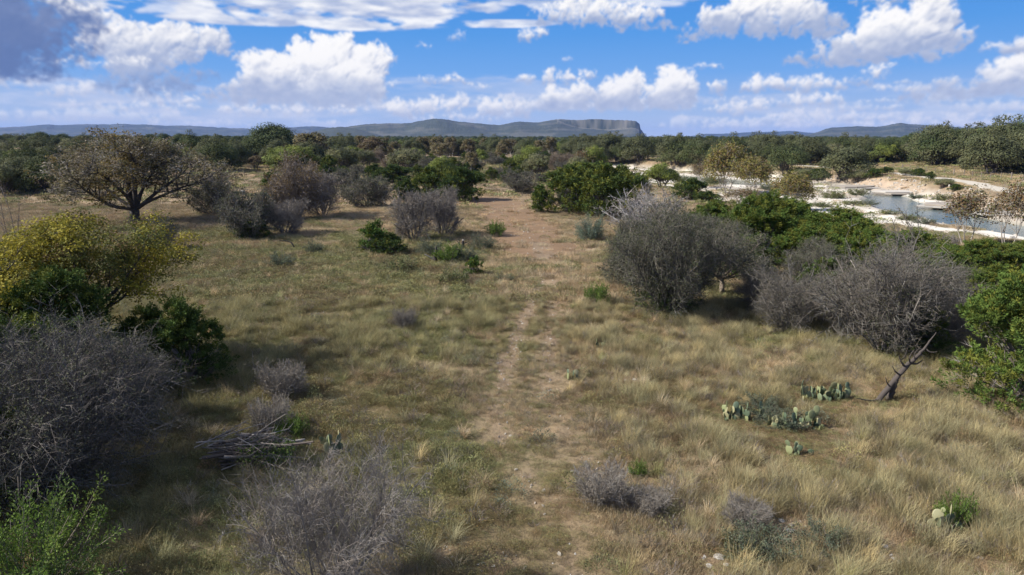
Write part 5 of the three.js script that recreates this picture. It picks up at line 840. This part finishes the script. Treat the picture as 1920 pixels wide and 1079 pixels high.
stick('fallen_branch', 556, 470, [['trunk', 0.07, 0.03, CHAR, [556, 472], [551, 462], [547, 455], [538, 452], [528, 450, 0.3]], ['branch', 0.05, 0.02, CHAR, [556, 470], [566, 466], [574, 470]], ['branch', 0.04, 0.02, PALEWOOD, [560, 471], [568, 475, 0.3], [578, 468, 0.3]], ['branch', 0.04, 0.02, CHAR, [562, 474], [572, 462, 0.2], [584, 470, 0.2]]], 'fallen dark branch arching over the grass at left', 'branch');
stick('fallen_branch', 735, 388, [['branch', 0.06, 0.02, PALEWOOD, [720, 388], [735, 384], [750, 380]], ['branch', 0.05, 0.02, PALEWOOD, [728, 390], [738, 378], [742, 374]], ['branch', 0.05, 0.02, PALEWOOD, [718, 385], [735, 388], [752, 386]]], 'pale dead branches lying left of the dark cedar row', 'branch');
stick('dead_log', 230, 850, [['log', 0.05, 0.02, [0.2, 0.18, 0.165], [150, 880], [210, 866], [275, 856]]], 'thin grey dead pole lying under the left thorn thicket', 'log');
// tapered pale box in the left meadow
{
  const g = onGround(455, 367), o = new THREE.Group(); o.name = 'feed_box'; const s = g.scale * 11 / 2;
  const frus = (r0, r1, h) => { const q = new THREE.CylinderGeometry(r1 * 1.414, r0 * 1.414, h, 4, 1); q.rotateY(Math.PI / 4); q.translate(0, h / 2, 0); return q.toNonIndexed(); };
  const tan = new THREE.MeshStandardMaterial({ name: 'tan_box_wood', color: new THREE.Color().setRGB(0.36, 0.29, 0.21), roughness: 0.9, flatShading: true }), white = new THREE.MeshStandardMaterial({ name: 'white_box_lid', color: new THREE.Color().setRGB(0.74, 0.72, 0.68), roughness: 0.7, flatShading: true });
  const a = new THREE.Mesh(frus(s, s * 0.72, s * 1.55), tan); a.name = 'body'; const b = new THREE.Mesh(frus(s * 0.80, s * 0.76, s * 0.16), white); b.name = 'lid'; b.position.y = s * 1.552; const c = new THREE.Mesh(frus(s * 0.3, s * 0.3, s * 0.5), tan); c.name = 'hatch'; c.scale.set(1, 1, 0.08); c.position.set(0, s * 0.5, s * 0.90);
  o.add(a, b); a.add(c); o.position.set(g.x, g.y - 0.03, -g.d); o.rotation.y = 0.5; tag(o, 'tan tapered box with white lid in the left meadow', 'box');
}
// dark water tank on the left rise
{
  const g = onGround(76, 292), o = new THREE.Group(); o.name = 'water_tank'; const r = g.scale * 10.5, h = g.scale * 15;
  const dark = new THREE.MeshStandardMaterial({ name: 'dark_tank_wall', color: new THREE.Color().setRGB(0.03, 0.032, 0.036), roughness: 0.5 }), rim = new THREE.MeshStandardMaterial({ name: 'tank_rim', color: new THREE.Color().setRGB(0.4, 0.42, 0.44), roughness: 0.4 });
  const wall = []; const prof = [[0, -0.2], [1, -0.2], [1, 0.3], [0.985, 0.32], [1, 0.34], [1, 0.62], [0.985, 0.64], [1, 0.66], [1, 1]].map(([x, y]) => new THREE.Vector2(x * r, y * h));
  const b = new THREE.Mesh(new THREE.LatheGeometry(prof, 28), dark); b.name = 'tank_wall'; const t = new THREE.Mesh(new THREE.TorusGeometry(r, r * 0.035, 8, 28), rim); t.rotation.x = Math.PI / 2; t.position.y = h; t.name = 'rim'; const top = new THREE.Mesh(new THREE.ConeGeometry(r * 0.98, h * 0.12, 28), dark); top.position.y = h * 1.06; top.name = 'tank_roof';
  o.add(b, top); b.add(t); o.position.set(g.x, g.y, -g.d); tag(o, 'dark round water tank on the left rise', 'tank');
}
// wire fence across the far pasture
{
  const o = new THREE.Group(); o.name = 'wire_fence'; const R = rnd(99), wood = new THREE.MeshStandardMaterial({ name: 'fence_post_wood', color: new THREE.Color().setRGB(0.20, 0.17, 0.145), roughness: 0.95 }), wire = new THREE.MeshStandardMaterial({ name: 'fence_wire', color: new THREE.Color().setRGB(0.3, 0.29, 0.28), roughness: 0.5, metalness: 0.8 });
  const line0 = [[84, 72], [90, 96], [101, 130], [108, 165], [110, 195], [108, 225]], pts = []; for (let i = 1; i < line0.length; i++) { const [a, b] = [line0[i - 1], line0[i]], n = Math.round(Math.hypot(b[0] - a[0], b[1] - a[1]) / 4.2); for (let k = 0; k < n; k++) pts.push([lerp(a[0], b[0], k / n), lerp(a[1], b[1], k / n)]); }
  const post = new THREE.CylinderGeometry(0.06, 0.075, 1.7, 7), tall = new THREE.CylinderGeometry(0.11, 0.13, 2.1, 8);
  pts.forEach(([x, d], i) => { const m = new THREE.Mesh(i % 6 ? post : tall, wood); m.name = 'post'; m.position.set(x, heightAt(x, d) + 0.65, -d); m.rotation.set((R() - 0.5) * 0.12, R() * 3, (R() - 0.5) * 0.14); o.add(m); });
  for (const h of [0.4, 0.75, 1.1, 1.4]) { const c = new THREE.CatmullRomCurve3(pts.map(([x, d]) => new THREE.Vector3(x - 0.09, heightAt(x, d) + h, -d))); const m = new THREE.Mesh(new THREE.TubeGeometry(c, pts.length * 2, 0.008, 4), wire); m.name = 'wire'; o.add(m); }
  tag(o, 'wire fence on wooden posts along the far pasture', 'fence');
}
// loose limestone
const rockGeo = [0, 1, 2, 3].map((k) => { const g = new THREE.IcosahedronGeometry(1, 1), p = g.attributes.position; for (let i = 0; i < p.count; i++) { const x = p.getX(i), y = p.getY(i), z = p.getZ(i), s = 0.62 + 0.62 * fbm(x * 1.4 + k * 9 + z, y * 1.6 + z * 1.3 + 20, 3); p.setXYZ(i, Math.round(x * s * 7) / 7 * 0.6 + x * s * 0.4, y * s * 0.6, z * s); } g.computeVertexNormals(); return g; });
const rockMats = [[0.34, 0.315, 0.28], [0.28, 0.245, 0.205], [0.42, 0.395, 0.355]].map((c, i) => new THREE.MeshStandardMaterial({ name: 'limestone_' + 'abc'[i], color: new THREE.Color().setRGB(...c), roughness: 0.95, flatShading: true }));
{
  const R = rnd(140), W = ['at the bottom edge left of the dark hollow', 'by the dark hollow at bottom right', 'on the bare patch right of the trail', 'on the gravel scar near the bottom right corner', 'at the foot of the trail', 'beside the prickly pear patch'];
  const list = [[1348, 1045, 26, 0], [1330, 1062, 18, 0], [1362, 1060, 14, 0], [1318, 1048, 12, 0], [1466, 977, 14, 1], [1484, 985, 12, 1], [1480, 996, 16, 1], [1472, 962, 10, 1], [1115, 892, 14, 2], [1125, 898, 10, 2], [1148, 884, 10, 2], [1072, 884, 9, 2], [1660, 1025, 16, 3], [1690, 1058, 20, 3], [1676, 1048, 12, 3], [1835, 1046, 20, 3], [1820, 1062, 14, 3], [925, 1062, 9, 4], [945, 1050, 8, 4], [905, 1056, 8, 4], [1376, 784, 9, 5], [1246, 990, 9, 3], [1190, 712, 10, 2]];
  const size = ['large', 'mid sized', 'small', 'smallest'];
  const count = {};
  for (const [px, py, w, k] of list) { const g = onGround(px, py), n = count[k] = (count[k] ?? -1) + 1, m = new THREE.Mesh(rockGeo[Math.floor(R() * 4)], rockMats[Math.floor(R() * 3)]); m.name = 'limestone_rock'; const s = w * g.scale * 0.46; m.scale.set(s, s * 0.6, s * (0.8 + 0.4 * R())); m.rotation.y = R() * 6; m.position.set(g.x, g.y + s * 0.04, -g.d); const all = list.filter((q) => q[3] === k).map((q) => q[2]).sort((a, b) => b - a), rank = all.indexOf(w); tag(m, 'white limestone rock ' + W[k], 'rock', 'rocks ' + W[k]); inOrder(m, px); }
  nameRows();
  // rubble: on the river bank and bed, and chips on the bare ground
  const sets = [[], [], []], q = new THREE.Object3D();
  const drop = (x, d, s, lift = 0.2) => { q.position.set(x, heightAt(x, d) + s * lift, -d); q.rotation.set(R() * 6, R() * 6, R() * 6); q.scale.set(s * (0.7 + 0.6 * R()), s * (0.5 + 0.5 * R()), s * (0.7 + 0.6 * R())); q.updateMatrix(); sets[Math.floor(R() * 3)].push(q.matrix.clone()); };
  for (let i = 0; i < 60000; i++) { const d = 60 + 190 * R(), x = 20 + 85 * R(), g = lay(x, d); if (g.s1 < 0.9 || g.s2 < 0.06 || g.water > -0.3 || (g.s2 < 0.97 && d > 195)) continue; const bank = g.s2 < 0.97; if (bank ? R() < 0.75 * smooth(0.3, 0.5, fbm(x * 0.25, d * 0.25, 3)) : R() < 0.10) drop(x, d, (bank ? 0.07 + 0.26 * Math.pow(R(), 3) : 0.07 + 0.26 * Math.pow(R(), 4))); }
  for (let i = 0; i < 60000; i++) { const d = 10 + 34 * R(), x = (R() * 2 - 1) * (d * 0.75 + 2), k = cover(x, d); if (R() < k.bare * 0.8) drop(x, d, 0.008 + 0.045 * Math.pow(R(), 4)); }
  for (let i = 0; i < 16000; i++) { const d = 48 + 60 * R(), x = -8 + 18 * R(), k = cover(x, d); if (k.dirt > 0.3 && R() < 0.12) drop(x, d, 0.02 + 0.05 * Math.pow(R(), 3)); }
  const chip = (() => { const g = new THREE.DodecahedronGeometry(1, 0), p = g.attributes.position, key = new Map(); for (let i = 0; i < p.count; i++) { const k = [p.getX(i), p.getY(i), p.getZ(i)].map((v) => v.toFixed(3)).join(); if (!key.has(k)) key.set(k, 0.6 + 0.6 * R()); const s = key.get(k); p.setXYZ(i, p.getX(i) * s * 1.25, p.getY(i) * s * 0.65, p.getZ(i) * s); } return g; })();
  sets.forEach((l, i) => { const m = new THREE.InstancedMesh(chip, rockMats[i], l.length); l.forEach((t, j) => m.setMatrixAt(j, t)); m.name = 'limestone_rubble'; tag(m, ['grey white', 'tan', 'bright white'][i] + ' limestone rubble on river bank and bare ground', 'rubble', null, 'stuff'); });
  // ledges of bedrock beside the water
  const ledge = (px, py, w, depth, n, seed, label) => { const g = onGround(px, py), Q = rnd(seed), o = new THREE.Group(); o.name = 'rock_ledge'; for (let k = 0; k < n; k++) { const sh = new THREE.Shape(), m = 14, rw = w * g.scale / 2 * (1 - 0.1 * k) , rd = depth / 2 * (1 - 0.12 * k); for (let i = 0; i < m; i++) { const a = i / m * 6.2832, r = 0.75 + 0.4 * Q(); i ? sh.lineTo(Math.cos(a) * rw * r, Math.sin(a) * rd * r) : sh.moveTo(Math.cos(a) * rw * r, Math.sin(a) * rd * r); } sh.closePath(); const e = new THREE.ExtrudeGeometry(sh, { depth: 0.2, bevelEnabled: true, bevelSize: 0.05, bevelThickness: 0.04, bevelSegments: 1 }); e.rotateX(-Math.PI / 2); const q2 = new THREE.Mesh(e, rockMats[(k + seed) % 3]); q2.name = 'slab'; q2.position.set(0.25 * k, -0.12 + 0.27 * k, -0.3 * k); o.add(q2); } o.position.set(g.x, g.y, -g.d); o.rotation.y = 0.2; tag(o, label, 'rock'); };
  ledge(1790, 386, 150, 7, 2, 3, 'pale flat rock ledge jutting into the teal water');
  ledge(1690, 362, 120, 6, 2, 4, 'grey layered ledge above the bend of the water');
  ledge(1880, 400, 130, 6, 2, 5, 'pale rock ledge behind the brown leaved saplings');
  ledge(1600, 352, 120, 7, 2, 6, 'long grey rock shelf left of the pink bank');
  ledge(1505, 346, 110, 7, 1, 7, 'flat grey shelf below the round dark live oak');
}
// dark bush in the hollow, green bush in the corner, a few herbs close by
grow('bushGrey', 'low_bush', 1425, 1050, 120, 70, 0.4, 'dark scrub in the hollow among white rocks at bottom right', 'bush');
grow('bushGreen', 'green_bush', 1790, 985, 60, 62, 1.4, 'bright green bush near the bottom right corner', 'bush');
grow('bushGreen', 'green_bush', 1196, 892, 34, 30, 2.2, 'small leafy green sprig in the grass right of the trail', 'bush');
grow('bushGrey', 'low_bush', 1545, 1030, 100, 52, 2.1, 'grey green herb clump right of the dark hollow', 'bush');
grow('weedGrey', 'grey_weed', 1130, 940, 110, 70, 0.9, 'spreading grey dry weed right of the trail foot', 'weed');
grow('weedGrey', 'grey_weed', 1215, 960, 80, 50, 2.9, 'grey dry weed beside the spreading one', 'weed');
grow('weedGrey', 'grey_weed', 1395, 985, 90, 56, 1.9, 'grey brushy weed above the dark hollow', 'weed');
grow('bushGrey', 'low_bush', 1430, 770, 80, 30, 2.4, 'grey green herbs among the prickly pears', 'bush');
grow('bushGrey', 'low_bush', 1462, 800, 90, 34, 0.4, 'blue grey herbs in front of the prickly pears', 'bush');
console.log('triangles in shapes', triTotal);

scene.traverse((o) => { if (o.isMesh) { o.castShadow = true; o.receiveShadow = true; } });
renderer.render(scene, camera);
